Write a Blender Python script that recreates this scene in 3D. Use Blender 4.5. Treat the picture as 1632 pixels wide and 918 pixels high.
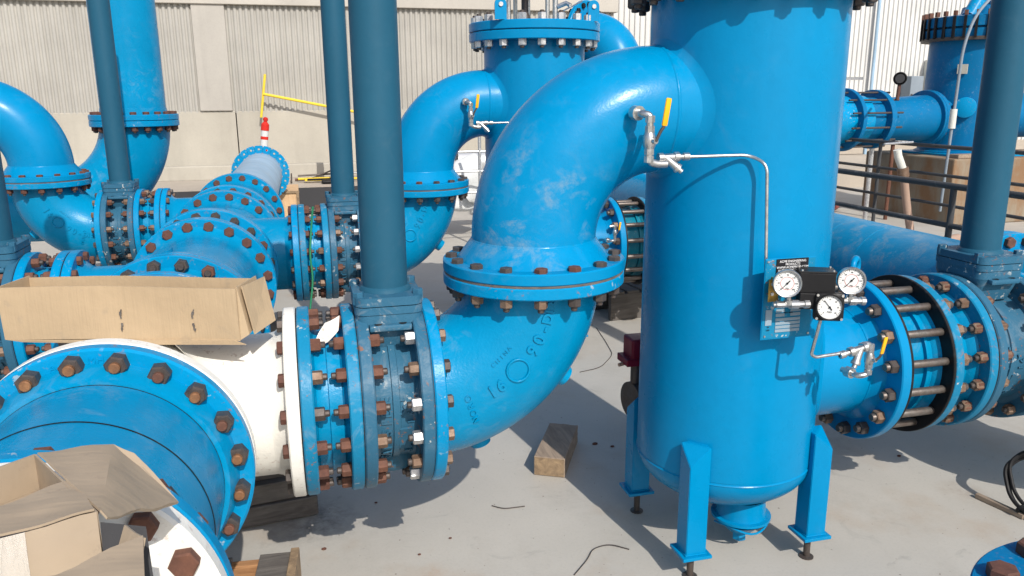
import bpy, bmesh, math, random
from mathutils import Vector, Matrix, Quaternion
from math import sin, cos, pi, radians, sqrt, atan2
random.seed(7)
S = bpy.context.scene
for o in list(bpy.data.objects): bpy.data.objects.remove(o)
COL = S.collection

# ------------------------------------------------------------------ camera, world, sun, exposure
cd = bpy.data.cameras.new('camera'); cam = bpy.data.objects.new('camera', cd); COL.objects.link(cam)
Rv = Vector((0.96762571, -0.25232248, -0.00581878)); Uv = Vector((0.06507637, 0.22715203, 0.97168257)); Fv = Vector((0.24385561, 0.9406037, -0.23621838))
M = Matrix((Rv, Uv, -Fv)).transposed().to_4x4(); M.translation = (0, 0, 1.65)
cam.matrix_world = M
cd.sensor_width = 36; cd.lens = 1264.9/1632*36; cd.clip_start = .05; cd.clip_end = 500
S.camera = cam
SUN_EL, SUN_AZ = radians(40), radians(-80)
w = bpy.data.worlds.new('World'); S.world = w; w.use_nodes = True
nt = w.node_tree; bg = nt.nodes['Background']
sky = nt.nodes.new('ShaderNodeTexSky'); sky.sky_type = 'NISHITA'; sky.sun_disc = False
sky.sun_elevation = SUN_EL; sky.sun_rotation = radians(170); sky.dust_density = 2.0; sky.air_density = 1.0
nt.links.new(sky.outputs[0], bg.inputs[0]); bg.inputs[1].default_value = .13
sl = bpy.data.lights.new('sun', 'SUN'); sl.energy = 3.7; sl.angle = radians(.5); sl.color = (1, .955, .89)
so = bpy.data.objects.new('sun', sl); COL.objects.link(so)
Ld = -Vector((cos(SUN_EL)*cos(SUN_AZ), cos(SUN_EL)*sin(SUN_AZ), sin(SUN_EL)))
so.rotation_mode = 'QUATERNION'; so.rotation_quaternion = Ld.to_track_quat('-Z', 'Y'); so.location = (3, -10, 12)
S.view_settings.view_transform = 'Standard'; S.view_settings.look = 'None'
S.view_settings.exposure = 0.28; S.view_settings.gamma = 1

# ------------------------------------------------------------------ materials
def new_mat(name):
    m = bpy.data.materials.new(name); m.use_nodes = True
    n = m.node_tree; b = n.nodes['Principled BSDF']
    g = n.nodes.new('ShaderNodeNewGeometry')
    return m, n, b, g.outputs['Position']
def noise(n, vec, scale, detail=4, rough=.55, dist=0, stretch=None):
    t = n.nodes.new('ShaderNodeTexNoise'); t.inputs['Scale'].default_value = scale
    t.inputs['Detail'].default_value = detail; t.inputs['Roughness'].default_value = rough; t.inputs['Distortion'].default_value = dist
    if stretch:
        mp = n.nodes.new('ShaderNodeMapping'); mp.inputs['Scale'].default_value = stretch
        n.links.new(vec, mp.inputs['Vector']); vec = mp.outputs['Vector']
    n.links.new(vec, t.inputs['Vector']); return t.outputs['Fac']
def ramp(n, fac, a, b):
    r = n.nodes.new('ShaderNodeMapRange'); r.inputs['From Min'].default_value = a; r.inputs['From Max'].default_value = b
    n.links.new(fac, r.inputs['Value']); return r.outputs['Result']
def mth(n, op, a, b):
    r = n.nodes.new('ShaderNodeMath'); r.operation = op
    for i, v in enumerate((a, b)):
        if isinstance(v, (int, float)): r.inputs[i].default_value = v
        else: n.links.new(v, r.inputs[i])
    return r.outputs[0]
def mix(n, fac, a, b):
    r = n.nodes.new('ShaderNodeMix'); r.data_type = 'RGBA'
    for s, v in ((r.inputs['Factor'], fac), (r.inputs[6], a), (r.inputs[7], b)):
        if isinstance(v, (int, float)): s.default_value = v
        elif isinstance(v, tuple): s.default_value = (*v, 1) if len(v) == 3 else v
        else: n.links.new(v, s)
    return r.outputs[2]
def bump(n, b, h, strength, dist=.002, prev=None):
    bp = n.nodes.new('ShaderNodeBump'); bp.inputs['Strength'].default_value = strength; bp.inputs['Distance'].default_value = dist
    n.links.new(h, bp.inputs['Height'])
    if prev is not None: n.links.new(prev, bp.inputs['Normal'])
    n.links.new(bp.outputs[0], b.inputs['Normal']); return bp.outputs[0]
def sc(c, k): return tuple(x*k for x in c)

def paint(name, base, rough=.3, dust=.25, rust=0., peel=.35, spot=None, dustcol=(.36, .37, .36), coat=0., var=.12):
    m, n, b, pos = new_mat(name)
    c = mix(n, ramp(n, noise(n, pos, 2.6, 5), .3, .7), sc(base, 1-var), sc(base, 1+var*.6))
    c = mix(n, mth(n, 'MULTIPLY', ramp(n, noise(n, pos, 34, 4), .45, .75), .25), c, sc(base, .8))
    c = mix(n, mth(n, 'MULTIPLY', ramp(n, noise(n, pos, 1, 5, .6, .3, (16, 16, .9)), .5, .75), .16), c, sc(base, .78))
    if dust:
        d = mth(n, 'MULTIPLY', ramp(n, noise(n, pos, 9, 9, .68, 1.4), .52, .68), ramp(n, noise(n, pos, 1.9, 3), .48, .66))
        c = mix(n, mth(n, 'MULTIPLY', d, dust), c, dustcol)
    if spot:                                     # scuffs of dried mud in one place
        vm = n.nodes.new('ShaderNodeVectorMath'); vm.operation = 'DISTANCE'; n.links.new(pos, vm.inputs[0]); vm.inputs[1].default_value = spot[:3]
        near = ramp(n, vm.outputs['Value'], spot[3], spot[3]*.45)
        d = mth(n, 'MULTIPLY', ramp(n, noise(n, pos, 8, 8, .62, .5, (1, 1, 1.3)), .50, .62), ramp(n, noise(n, pos, 60, 6, .7), .34, .6))
        c = mix(n, mth(n, 'MULTIPLY', mth(n, 'MULTIPLY', d, near), .42), c, (.25, .30, .32))
    if rust:
        k = mth(n, 'MULTIPLY', ramp(n, noise(n, pos, 60, 6, .6), .60, .63), ramp(n, noise(n, pos, 6, 4), .47, .58))
        c = mix(n, mth(n, 'MULTIPLY', k, rust), c, (.23, .10, .05))
        k2 = mth(n, 'MULTIPLY', ramp(n, noise(n, pos, 38, 6, .6), .62, .64), ramp(n, noise(n, pos, 4.3, 4), .5, .56))
        c = mix(n, mth(n, 'MULTIPLY', k2, rust), c, (.45, .47, .45))
    n.links.new(c, b.inputs['Base Color'])
    rr = mth(n, 'ADD', mth(n, 'MULTIPLY', ramp(n, noise(n, pos, 7, 4), .35, .7), .18), rough-.02)
    n.links.new(rr, b.inputs['Roughness'])
    b.inputs['Specular IOR Level'].default_value = .15; b.inputs['Coat Weight'].default_value = coat; b.inputs['Coat Roughness'].default_value = .12
    p = bump(n, b, noise(n, pos, 120, 2, .5), peel, .0016)
    bump(n, b, noise(n, pos, 16, 3, .5), peel*.5, .006, p)
    return m
BLUE = (0, .222, .43)
M_ = {}
M_['blue'] = paint('blue_pipe_paint', BLUE, .22, .22, .0, .5)
M_['blue_new'] = paint('blue_vessel_paint', (0, .208, .43), .25, .07, .0, .16, var=.05)
M_['blue_elbow'] = paint('blue_elbow_paint', (0, .208, .43), .2, .05, .0, .2, spot=(.62, 2.28, 1.25, .36), var=.05)
M_['blue_flange'] = paint('blue_flange_paint', (0, .226, .455), .26, .16, .5, .4)
M_['blue_worn'] = paint('blue_worn_paint', (.008, .185, .34), .33, .6, .8, .45)
M_['teal'] = paint('teal_sleeve_paint', (.004, .15, .22), .3, .3, .2, .4)
M_['navy'] = paint('deep_blue_valve_paint', (.030, .115, .19), .34, .3, .8, .5)
M_['post'] = paint('slate_blue_post_paint', (.016, .086, .142), .45, .03, .0, .12, var=.05)
M_['white'] = paint('white_pipe_paint', (.74, .72, .66), .28, .35, .35, .55, dustcol=(.42, .38, .32), var=.04)
M_['pale'] = paint('pale_grey_lining', (.30, .43, .55), .5, .5, 0, .2)
M_['yellow'] = paint('yellow_paint', (.72, .52, .05), .4, .1, 0, .1)
M_['lever'] = paint('yellow_lever_grip', (.80, .42, .02), .35, 0, 0, 0.05, var=.04)
M_['red'] = paint('red_plastic', (.55, .03, .02), .4, .1, 0, .1)
M_['maroon'] = paint('maroon_paint', (.16, .012, .03), .35, .1, 0, .1)
M_['orange'] = paint('orange_plastic', (.75, .14, .03), .5, .2, 0, .1)
M_['black'] = paint('black_rubber', (.012, .012, .013), .45, .1, 0, .15)
M_['blackbox'] = paint('black_enamel', (.016, .016, .017), .3, .05, 0, .2)
M_['grey'] = paint('grey_cabinet_paint', (.22, .26, .30), .5, .2, 0, .1)
M_['cream'] = paint('cream_cabinet_paint', (.6, .6, .55), .5, .2, 0, .1)
M_['railp'] = paint('dark_rail_paint', (.06, .062, .065), .5, .3, 0, .2)
M_['machine'] = paint('dull_blue_machine_and_shade_paint', (0, .13, .30), .4, .15, .15, .3)
M_['tag'] = paint('bare_metal_plate', (.42, .40, .34), .5, .3, 0, .1)
M_['clear'] = paint('off_white_plastic', (.55, .56, .55), .5, .3, 0, .1)
M_['dial'] = paint('white_dial_face', (.66, .66, .64), .35, 0, 0, 0, var=.01)
M_['blue_mud'] = paint('blue_header_paint_with_mud', BLUE, .32, .35, .1, .35, spot=(3.05, 3.6, .9, .6))
M_['ink'] = paint('printed_ink', (.015, .015, .018), .5, 0, 0, 0)
M_['letters'] = paint('white_print', (.7, .7, .7), .5, 0, 0, 0)
M_['platelines'] = paint('grey_plate_field', (.24, .32, .38), .4, .1, 0, 0)
M_['hose'] = paint('tan_hose_rubber', (.36, .25, .19), .55, .3, 0, .1)
M_['redhose'] = paint('red_hose_rubber', (.26, .07, .06), .55, .3, 0, .1)
M_['foil'] = paint('foil_wrap', (.62, .62, .62), .35, 0, 0, .15, var=.04)
M_['foil'].node_tree.nodes['Principled BSDF'].inputs['Metallic'].default_value = .5
def metal(name, base, rough, met=.9, rust=0., b2=(.12, .045, .02), bs=.3):
    m, n, b, pos = new_mat(name)
    c = mix(n, ramp(n, noise(n, pos, 55, 6, .65), .35, .7), base, sc(base, .62))
    if rust:
        c = mix(n, mth(n, 'MULTIPLY', ramp(n, noise(n, pos, 26, 7, .65), .38, .6), rust), c, b2)
    n.links.new(c, b.inputs['Base Color']); b.inputs['Metallic'].default_value = met
    n.links.new(mth(n, 'ADD', mth(n, 'MULTIPLY', noise(n, pos, 70, 4), .25), rough-.1), b.inputs['Roughness'])
    bump(n, b, noise(n, pos, 260, 4, .6), bs, .001)
    return m
M_['rust'] = metal('rusty_steel', (.165, .068, .040), .72, .1, .6, (.085, .036, .024), .6)
M_['rust_pale'] = metal('brown_weathered_steel', (.24, .165, .115), .55, .35, .55, (.13, .065, .035), .5)
M_['rust_dark'] = metal('dark_rusted_steel', (.13, .052, .035), .78, .05, .5, (.07, .03, .02), .6)
M_['dark'] = metal('blackened_steel', (.085, .075, .07), .5, .4, .3, (.10, .06, .04), .4)
M_['galv'] = metal('galvanised_steel', (.62, .62, .62), .38, .75)
M_['steel'] = metal('stainless_steel', (.60, .60, .59), .3, .9, bs=.02)
M_['copper'] = metal('orange_rusted_stud', (.36, .17, .075), .5, .4, .6, (.16, .075, .04), .4)
M_['rod'] = metal('dull_threaded_rod', (.17, .155, .14), .42, .6, .4, (.12, .07, .05), .5)
M_['brass'] = metal('brass_bracket', (.60, .38, .10), .35, .8, bs=.1)

def m_card():
    m, n, b, pos = new_mat('brown_cardboard')
    base = (.44, .325, .20)
    c = mix(n, ramp(n, noise(n, pos, 5, 6), .3, .7), base, sc(base, .86))
    c = mix(n, mth(n, 'MULTIPLY', ramp(n, noise(n, pos, 1.0, 3, .5, 0, (170, 170, 3)), .45, .7), .22), c, sc(base, .7))
    c = mix(n, mth(n, 'MULTIPLY', ramp(n, noise(n, pos, 14, 4, .6), .60, .74), .55), c, (.27, .22, .16))
    n.links.new(c, b.inputs['Base Color']); b.inputs['Roughness'].default_value = .8
    p = bump(n, b, noise(n, pos, 1, 2, .5, 0, (190, 190, 4)), .25, .002)
    bump(n, b, noise(n, pos, 22, 4), .3, .008, p); return m
def m_card2():
    m, n, b, pos = new_mat('worn_cardboard')
    base = (.34, .265, .185)
    c = mix(n, ramp(n, noise(n, pos, 9, 5, .5), .3, .7), base, sc(base, .86))
    c = mix(n, mth(n, 'MULTIPLY', ramp(n, noise(n, pos, 26, 6, .7), .60, .74), .4), c, (.17, .13, .10))
    n.links.new(c, b.inputs['Base Color']); b.inputs['Roughness'].default_value = .72
    p = bump(n, b, noise(n, pos, 1, 2, .5, 0, (6, 45, 14)), .3, .006)
    bump(n, b, noise(n, pos, 30, 4), .25, .004, p); return m
M_['card'] = m_card(); M_['card2'] = m_card2()
def m_wood(name, base, dark, st=(3, 40, 40)):
    m, n, b, pos = new_mat(name)
    g = noise(n, pos, 1.0, 7, .65, .6, st)
    c = mix(n, ramp(n, g, .32, .68), base, dark)
    c = mix(n, mth(n, 'MULTIPLY', ramp(n, noise(n, pos, 7, 4), .5, .7), .4), c, sc(dark, .8))
    n.links.new(c, b.inputs['Base Color']); b.inputs['Roughness'].default_value = .85
    bump(n, b, g, .6, .006); return m
M_['wood'] = m_wood('weathered_timber', (.34, .26, .19), (.20, .15, .11), (40, 5, 40))
M_['wood_end'] = m_wood('sawn_timber_end', (.34, .24, .14), (.16, .11, .07), (25, 25, 25))
M_['wood_grey'] = m_wood('grey_pallet_timber', (.15, .135, .12), (.07, .06, .055), (4, 45, 45))
M_['wood_orange'] = m_wood('orange_pallet_timber', (.42, .22, .10), (.25, .12, .05), (4, 50, 50))
M_['ply'] = m_wood('plywood', (.62, .42, .24), (.48, .31, .17), (30, 30, 3))

def m_ground():
    m, n, b, pos = new_mat('painted_concrete_floor')
    base = (.43, .405, .36)
    c = mix(n, ramp(n, noise(n, pos, .9, 6, .6), .3, .7), sc(base, 1.06), sc(base, .88))
    c = mix(n, mth(n, 'MULTIPLY', ramp(n, noise(n, pos, 2.3, 5, .6), .56, .72), .45), c, (.36, .27, .19))
    c = mix(n, mth(n, 'MULTIPLY', ramp(n, noise(n, pos, 90, 6, .7), .5, .75), .28), c, sc(base, .6))
    c = mix(n, mth(n, 'MULTIPLY', ramp(n, noise(n, pos, 5, 8, .7, 1.5), .60, .70), .35), c, (.22, .21, .19))
    c = mix(n, mth(n, 'MULTIPLY', ramp(n, noise(n, pos, 60, 2, .4), .73, .76), .7), c, (.10, .07, .05))
    c = mix(n, mth(n, 'MULTIPLY', mth(n, 'MULTIPLY', ramp(n, noise(n, pos, 1.7, 7, .62, 1.0), .47, .62), ramp(n, noise(n, pos, 24, 6, .7), .3, .7)), .22), c, (.24, .21, .17))
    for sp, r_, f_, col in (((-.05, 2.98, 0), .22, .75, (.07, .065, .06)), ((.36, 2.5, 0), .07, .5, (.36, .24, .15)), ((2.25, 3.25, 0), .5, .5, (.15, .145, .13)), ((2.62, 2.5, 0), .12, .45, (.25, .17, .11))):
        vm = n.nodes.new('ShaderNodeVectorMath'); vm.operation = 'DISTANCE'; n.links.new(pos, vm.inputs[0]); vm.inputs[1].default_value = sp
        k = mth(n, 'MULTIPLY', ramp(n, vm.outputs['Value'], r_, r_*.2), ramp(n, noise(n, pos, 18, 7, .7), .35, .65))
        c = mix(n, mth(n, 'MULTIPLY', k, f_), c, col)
    n.links.new(c, b.inputs['Base Color']); b.inputs['Roughness'].default_value = .62
    p = bump(n, b, noise(n, pos, 150, 6, .7), .25, .002)
    bump(n, b, noise(n, pos, 6, 4), .2, .01, p); return m
def m_conc(name, base, streak=.4, brown=.0):
    m, n, b, pos = new_mat(name)
    c = mix(n, ramp(n, noise(n, pos, 1.1, 6, .6), .3, .7), sc(base, 1.05), sc(base, .84))
    c = mix(n, mth(n, 'MULTIPLY', ramp(n, noise(n, pos, 1, 5, .6, 0, (5, 5, .5)), .5, .72), streak), c, sc(base, .62))
    c = mix(n, mth(n, 'MULTIPLY', ramp(n, noise(n, pos, 30, 6, .7), .5, .75), .25), c, sc(base, .6))
    if brown: c = mix(n, mth(n, 'MULTIPLY', ramp(n, noise(n, pos, 2.2, 6, .65, 0, (1.5, 1.5, .6)), .42, .62), brown), c, (.20, .10, .04))
    n.links.new(c, b.inputs['Base Color']); b.inputs['Roughness'].default_value = .85
    bump(n, b, noise(n, pos, 40, 6, .7), .3, .004); return m
M_['ground'] = m_ground()
M_['conc'] = m_conc('wall_concrete', (.41, .38, .32), .3)
M_['conc_beam'] = m_conc('beam_concrete', (.44, .41, .36), .15)
M_['conc_col'] = m_conc('pillar_concrete', (.40, .375, .335), .35)
M_['corr'] = m_conc('grey_corrugated_panel', (.375, .36, .325), .35)
M_['wcorr'] = m_conc('white_corrugated_panel', (.60, .595, .575), .15)
M_['outer'] = m_conc('outer_concrete', (.40, .35, .29), .1)
M_['plinth'] = m_conc('stained_plinth_concrete', (.25, .215, .16), .8, .8)
M_['membrane'] = m_conc('dark_membrane_and_shade', (.035, .035, .038), .1)
def m_glass():
    m, n, b, pos = new_mat('gauge_glass'); b.inputs['Base Color'].default_value = (1, 1, 1, 1)
    b.inputs['Transmission Weight'].default_value = 1; b.inputs['Roughness'].default_value = .02; b.inputs['IOR'].default_value = 1.3; return m
def m_film():
    m, n, b, pos = new_mat('clear_stretch_film'); b.inputs['Base Color'].default_value = (.9, .88, .82, 1)
    b.inputs['Alpha'].default_value = .22; b.inputs['Roughness'].default_value = .2
    bump(n, b, noise(n, pos, 1, 3, .6, .5, (90, 30, 14)), .8, .01); return m
M_['film'] = m_film()

# ------------------------------------------------------------------ mesh helpers
def frame(axis):
    a = Vector(axis).normalized()
    return a.to_track_quat('Z', 'Y').to_matrix()
def lathe(bm, prof, origin=(0, 0, 0), axis=(0, 0, 1), seg=64, mi=0):
    R = frame(axis); o = Vector(origin); rings = []
    for s, r in prof:
        if r <= 1e-6: rings.append([bm.verts.new(o + R @ Vector((0, 0, s)))])
        else: rings.append([bm.verts.new(o + R @ Vector((r*cos(2*pi*i/seg), r*sin(2*pi*i/seg), s))) for i in range(seg)])
    for a, b in zip(rings[:-1], rings[1:]):
        for i in range(seg):
            j = (i+1) % seg
            if len(a) == 1 and len(b) == 1: continue
            if len(a) == 1: f = bm.faces.new((a[0], b[j], b[i]))
            elif len(b) == 1: f = bm.faces.new((a[i], a[j], b[0]))
            else: f = bm.faces.new((a[i], a[j], b[j], b[i]))
            f.material_index = mi
    return bm
def flange_prof(s0, s1, R, r, bev=.004):
    return [(s0, r), (s0, R-bev), (s0+bev, R), (s1-bev, R), (s1, R-bev), (s1, r)]
def sweep(bm, pts, r, seg=16, caps=True, mi=0):
    """tube along points; r a number or a list"""
    pts = [Vector(p) for p in pts]; n = len(pts)
    rs = r if isinstance(r, (list, tuple)) else [r]*n
    t0 = (pts[1]-pts[0]).normalized(); up = Vector((0, 0, 1)) if abs(t0.z) < .9 else Vector((1, 0, 0))
    u = t0.cross(up).normalized(); rings = []; pt = t0
    for i in range(n):
        t = (pts[min(i+1, n-1)]-pts[max(i-1, 0)]).normalized()
        q = pt.rotation_difference(t); u = (q @ u); u = (u - t*u.dot(t)).normalized(); pt = t
        v = t.cross(u)
        k = 1.0
        if 0 < i < n-1:
            a = (pts[i]-pts[i-1]).normalized(); c_ = max(.5, a.dot(t)); k = 1.0
        rings.append([bm.verts.new(pts[i] + (u*cos(2*pi*j/seg) + v*sin(2*pi*j/seg))*rs[i]*k) for j in range(seg)])
    for a, b in zip(rings[:-1], rings[1:]):
        for i in range(seg):
            j = (i+1) % seg; f = bm.faces.new((a[i], a[j], b[j], b[i])); f.material_index = mi
    if caps:
        f = bm.faces.new(rings[0][::-1]); f.material_index = mi
        f = bm.faces.new(rings[-1]); f.material_index = mi
    return bm
def fillet(pts, rad, n=6):
    pts = [Vector(p) for p in pts]; out = [pts[0]]
    for a, b, c in zip(pts[:-2], pts[1:-1], pts[2:]):
        d1 = (a-b).normalized(); d2 = (c-b).normalized()
        rr = min(rad, (a-b).length*.45, (c-b).length*.45)
        p1 = b+d1*rr; p2 = b+d2*rr
        for k in range(n+1):
            t = k/n; out.append(p1*(1-t)**2 + b*2*t*(1-t) + p2*t*t)
    out.append(pts[-1]); return out
def box(bm, c, s, rot=None, mi=0, bev=0):
    m = Matrix.Translation(Vector(c))
    if rot is not None: m = m @ rot.to_4x4()
    r = bmesh.ops.create_cube(bm, size=1, matrix=m @ Matrix.Diagonal((s[0], s[1], s[2], 1)))
    fs = list({f for v in r['verts'] for f in v.link_faces})
    for f in fs: f.material_index = mi
    if bev:
        es = list({e for v in r['verts'] for e in v.link_edges})
        bmesh.ops.bevel(bm, geom=es, offset=bev, segments=2, affect='EDGES', profile=.5)
    return bm
def slab(bm, poly, thick, mi=0, n=None):
    """solid sheet from a 3-D polygon, thickened along its normal"""
    P = [Vector(p) for p in poly]
    nn = Vector((0, 0, 0))
    for i in range(len(P)): nn += (P[i]-P[0]).cross(P[(i+1) % len(P)]-P[0])
    nn = (n or nn).normalized()*thick*.5
    a = [bm.verts.new(p+nn) for p in P]; b = [bm.verts.new(p-nn) for p in P]
    fs = [bm.faces.new(a), bm.faces.new(b[::-1])]
    for i in range(len(P)):
        j = (i+1) % len(P); fs.append(bm.faces.new((a[i], b[i], b[j], a[j])))
    for f in fs: f.material_index = mi
    return bm
def hexa(bm, s0, s1, af, mi=0, cham=.12, top=1, bot=0):
    R = af/sqrt(3); h = abs(s1-s0)
    prof = []
    if bot: prof += [(s0, 0), (s0, R*.86), (s0+h*cham*(1 if s1 > s0 else -1), R)]
    else: prof += [(s0, 0), (s0, R)]
    if top: prof += [(s1-h*cham*(1 if s1 > s0 else -1), R), (s1, R*.86), (s1, 0)]
    else: prof += [(s1, R), (s1, 0)]
    return lathe(bm, prof, seg=6, mi=mi)
def fin(bm, name, mats, smooth=35):
    me = bpy.data.meshes.new(name); bmesh.ops.recalc_face_normals(bm, faces=bm.faces[:]); bm.to_mesh(me); bm.free()
    for m in (mats if isinstance(mats, (list, tuple)) else [mats]): me.materials.append(M_[m])
    if smooth:
        me.shade_smooth(); me.set_sharp_from_angle(angle=radians(smooth))
    return me
def part(name, bm, mat, parent=None, smooth=35, label=None):
    o = bpy.data.objects.new(name, bm if isinstance(bm, bpy.types.Mesh) else fin(bm, name, mat, smooth))
    COL.objects.link(o); o.parent = parent
    if label: o['label'] = label
    return o
def thing(name, label, cat, loc=(0, 0, 0), rz=0, group=None):
    o = bpy.data.objects.new(name, None); COL.objects.link(o); o.location = loc; o.rotation_euler = (0, 0, rz)
    o.empty_display_size = .1; o['label'] = label; o['category'] = cat
    if group: o['group'] = group
    return o
def tag(o, label, cat, group=None):
    o['label'] = label; o['category'] = cat
    if group: o['group'] = group
    return o
def struct(name, bm, mat, smooth=0, kind='structure'):
    o = part(name, bm, mat, None, smooth); o['kind'] = kind; return o
def NB(): return bmesh.new()
BC = {}
def bolt_mesh(grip, af, mh, mn, stud0, sm='dark'):
    k = (round(grip, 3), af, mh, mn, stud0, sm)
    if k not in BC:
        bm = NB()
        nh = af*.82; hexa(bm, 0, -(nh if stud0 else af*.5), af, 0); hexa(bm, grip, grip+nh, af, 1)
        e0 = -(nh+.014) if stud0 else -.001
        lathe(bm, [(e0, 0), (e0, af*.22), (e0+.003, af*.29), (grip+nh+.010, af*.29), (grip+nh+.013, af*.24), (grip+nh+.013, 0)], seg=12, mi=2)
        BC[k] = fin(bm, 'bolt', [mh, mn, sm], 30)
    return BC[k]
def joint(parent, c, axis, R, n, grip, af=.046, heads=('rust',), nuts=('rust',), stud0=False, phase=.5, only=None, name='bolt', studs=('dark',)):
    c = Vector(c); a = Vector(axis).normalized(); Fm = frame(a)
    for i in range(n):
        if only and i not in only: continue
        t = 2*pi*(i+phase)/n
        o = bpy.data.objects.new(name, bolt_mesh(grip, af, random.choice(heads), random.choice(nuts), stud0, random.choice(studs)))
        COL.objects.link(o); o.parent = parent
        o.location = c + Fm @ Vector((R*cos(t), R*sin(t), 0))
        o.rotation_mode = 'QUATERNION'; o.rotation_quaternion = Fm.to_quaternion() @ Quaternion((0, 0, 1), random.uniform(0, 1.05))
def text_bm(s, size, ext, mat4, bevel=0):
    cu = bpy.data.curves.new('t', 'FONT'); cu.body = s; cu.size = size; cu.extrude = ext; cu.align_x = 'CENTER'; cu.align_y = 'CENTER'; cu.resolution_u = 3
    cu.offset = bevel
    ob = bpy.data.objects.new('t', cu); COL.objects.link(ob)
    dg = bpy.context.evaluated_depsgraph_get(); me = bpy.data.meshes.new_from_object(ob.evaluated_get(dg))
    bm = NB(); bm.from_mesh(me); bm.transform(mat4)
    bpy.data.objects.remove(ob); bpy.data.meshes.remove(me); bpy.data.curves.remove(cu); return bm
def basis(x, y, o):
    x = Vector(x).normalized(); z = x.cross(Vector(y)).normalized(); y = z.cross(x)
    m = Matrix((x, y, z)).transposed().to_4x4(); m.translation = Vector(o); return m
def join(bm, other): 
    me = bpy.data.meshes.new('tmp'); other.to_mesh(me); other.free(); bm.from_mesh(me); bpy.data.meshes.remove(me); return bm

# ------------------------------------------------------------------ setting
ZA = .7067                        # height of every pipe axis on the left manifold
ZO = .667                         # height of the outlet pipes
bm = NB(); bmesh.ops.create_grid(bm, x_segments=2, y_segments=2, size=150, matrix=Matrix.Translation((0, 0, 0)))
struct('ground', bm, 'ground')
# raised yard beyond the pipe pit
bm = NB(); box(bm, (0, 12.30+30, .165), (200, 60, .33)); struct('upper_yard', bm, 'outer')
bm = NB(); box(bm, (-46.5, 12.285, .162), (101, .02, .320)); struct('kerb', bm, ['membrane'])
# slightly lighter coping strip
def wall():
    t = thing('concrete_wall', 'long concrete wall with grey corrugated panels between pillars behind the pipes', 'wall', (-1, 14.2, .33))
    L = lambda x, y, z: (x+1, y-14.2, z-.33)
    bm = NB(); x0 = -16; x1 = 5.6
    edges = [x0, -11.6, -6.7, -1.02, 1.9, x1]
    for a, b in zip(edges[:-1], edges[1:]):
        box(bm, L((a+b)/2, 14.2, .88), (b-a-.016, .4, 1.08), bev=.008)
    part('wall_panel', bm, 'conc', t, 0)
    bm = NB(); box(bm, L((x0+x1)/2, 14.15, .44), (x1-x0, .66, .24), bev=.02); part('footing', bm, 'conc', t, 0)
    bm = NB(); box(bm, L((x0+x1)/2, 14.16, 3.07+.6), (x1-x0, .46, 1.2), bev=.01); part('beam', bm, 'conc_beam', t, 0)
    for cx in (-11.4, -6.5, -1.31):
        bm = NB(); box(bm, L(cx, 14.14, 1.425+1.5), (.50, .35, 3.0), bev=.015); part('pillar', bm, 'conc_col', t, 0)
    # corrugated sheet, rounded waves
    p = .088; r0, r1, = x0, x1; N = int((r1-r0)/p); bm = NB(); prev = None
    shp = ((0, 0), (.16, .004), (.26, .026), (.42, .031), (.58, .031), (.74, .026), (.84, .004))
    for i in range(N):
        for fx, d in shp:
            x = r0+(i+fx)*p
            a = bm.verts.new(L(x, 14.03-d, 1.395)); b = bm.verts.new(L(x, 14.03-d, 3.10))
            if prev: bm.faces.new((prev[0], a, b, prev[1]))
            prev = (a, b)
    part('corrugated_sheet', bm, 'corr', t, 50)
    bm = NB(); box(bm, L((x0+x1)/2, 14.3, 2.3), (x1-x0, .1, 1.9)); part('backing', bm, 'membrane', t, 0)
wall()
def white_building():
    t = thing('white_building', 'tall white corrugated metal building at the back right', 'building', (12, 15.8, .33))
    L = lambda x, y, z: (x-12, y-15.8, z-.33)
    bm = NB(); p = .115; prev = None
    for i in range(int(24/p)):
        for fx, d in ((0, 0), (.30, 0), (.40, .03), (.72, .03), (.82, 0)):
            x = 5.0+(i+fx)*p
            a = bm.verts.new(L(x, 15.4-d, .33)); b = bm.verts.new(L(x, 15.4-d, 8.0))
            if prev: bm.faces.new((prev[0], a, b, prev[1]))
            prev = (a, b)
    part('corrugated_cladding', bm, 'wcorr', t, 0)
    bm = NB(); box(bm, L(17, 17.5, 4.1), (24, 4.1, 7.7)); part('wall', bm, 'wcorr', t, 0)
    bm = NB(); box(bm, L(17, 15.33, .45), (24, .12, .22)); part('base_sill', bm, 'outer', t, 0)
white_building()

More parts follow.
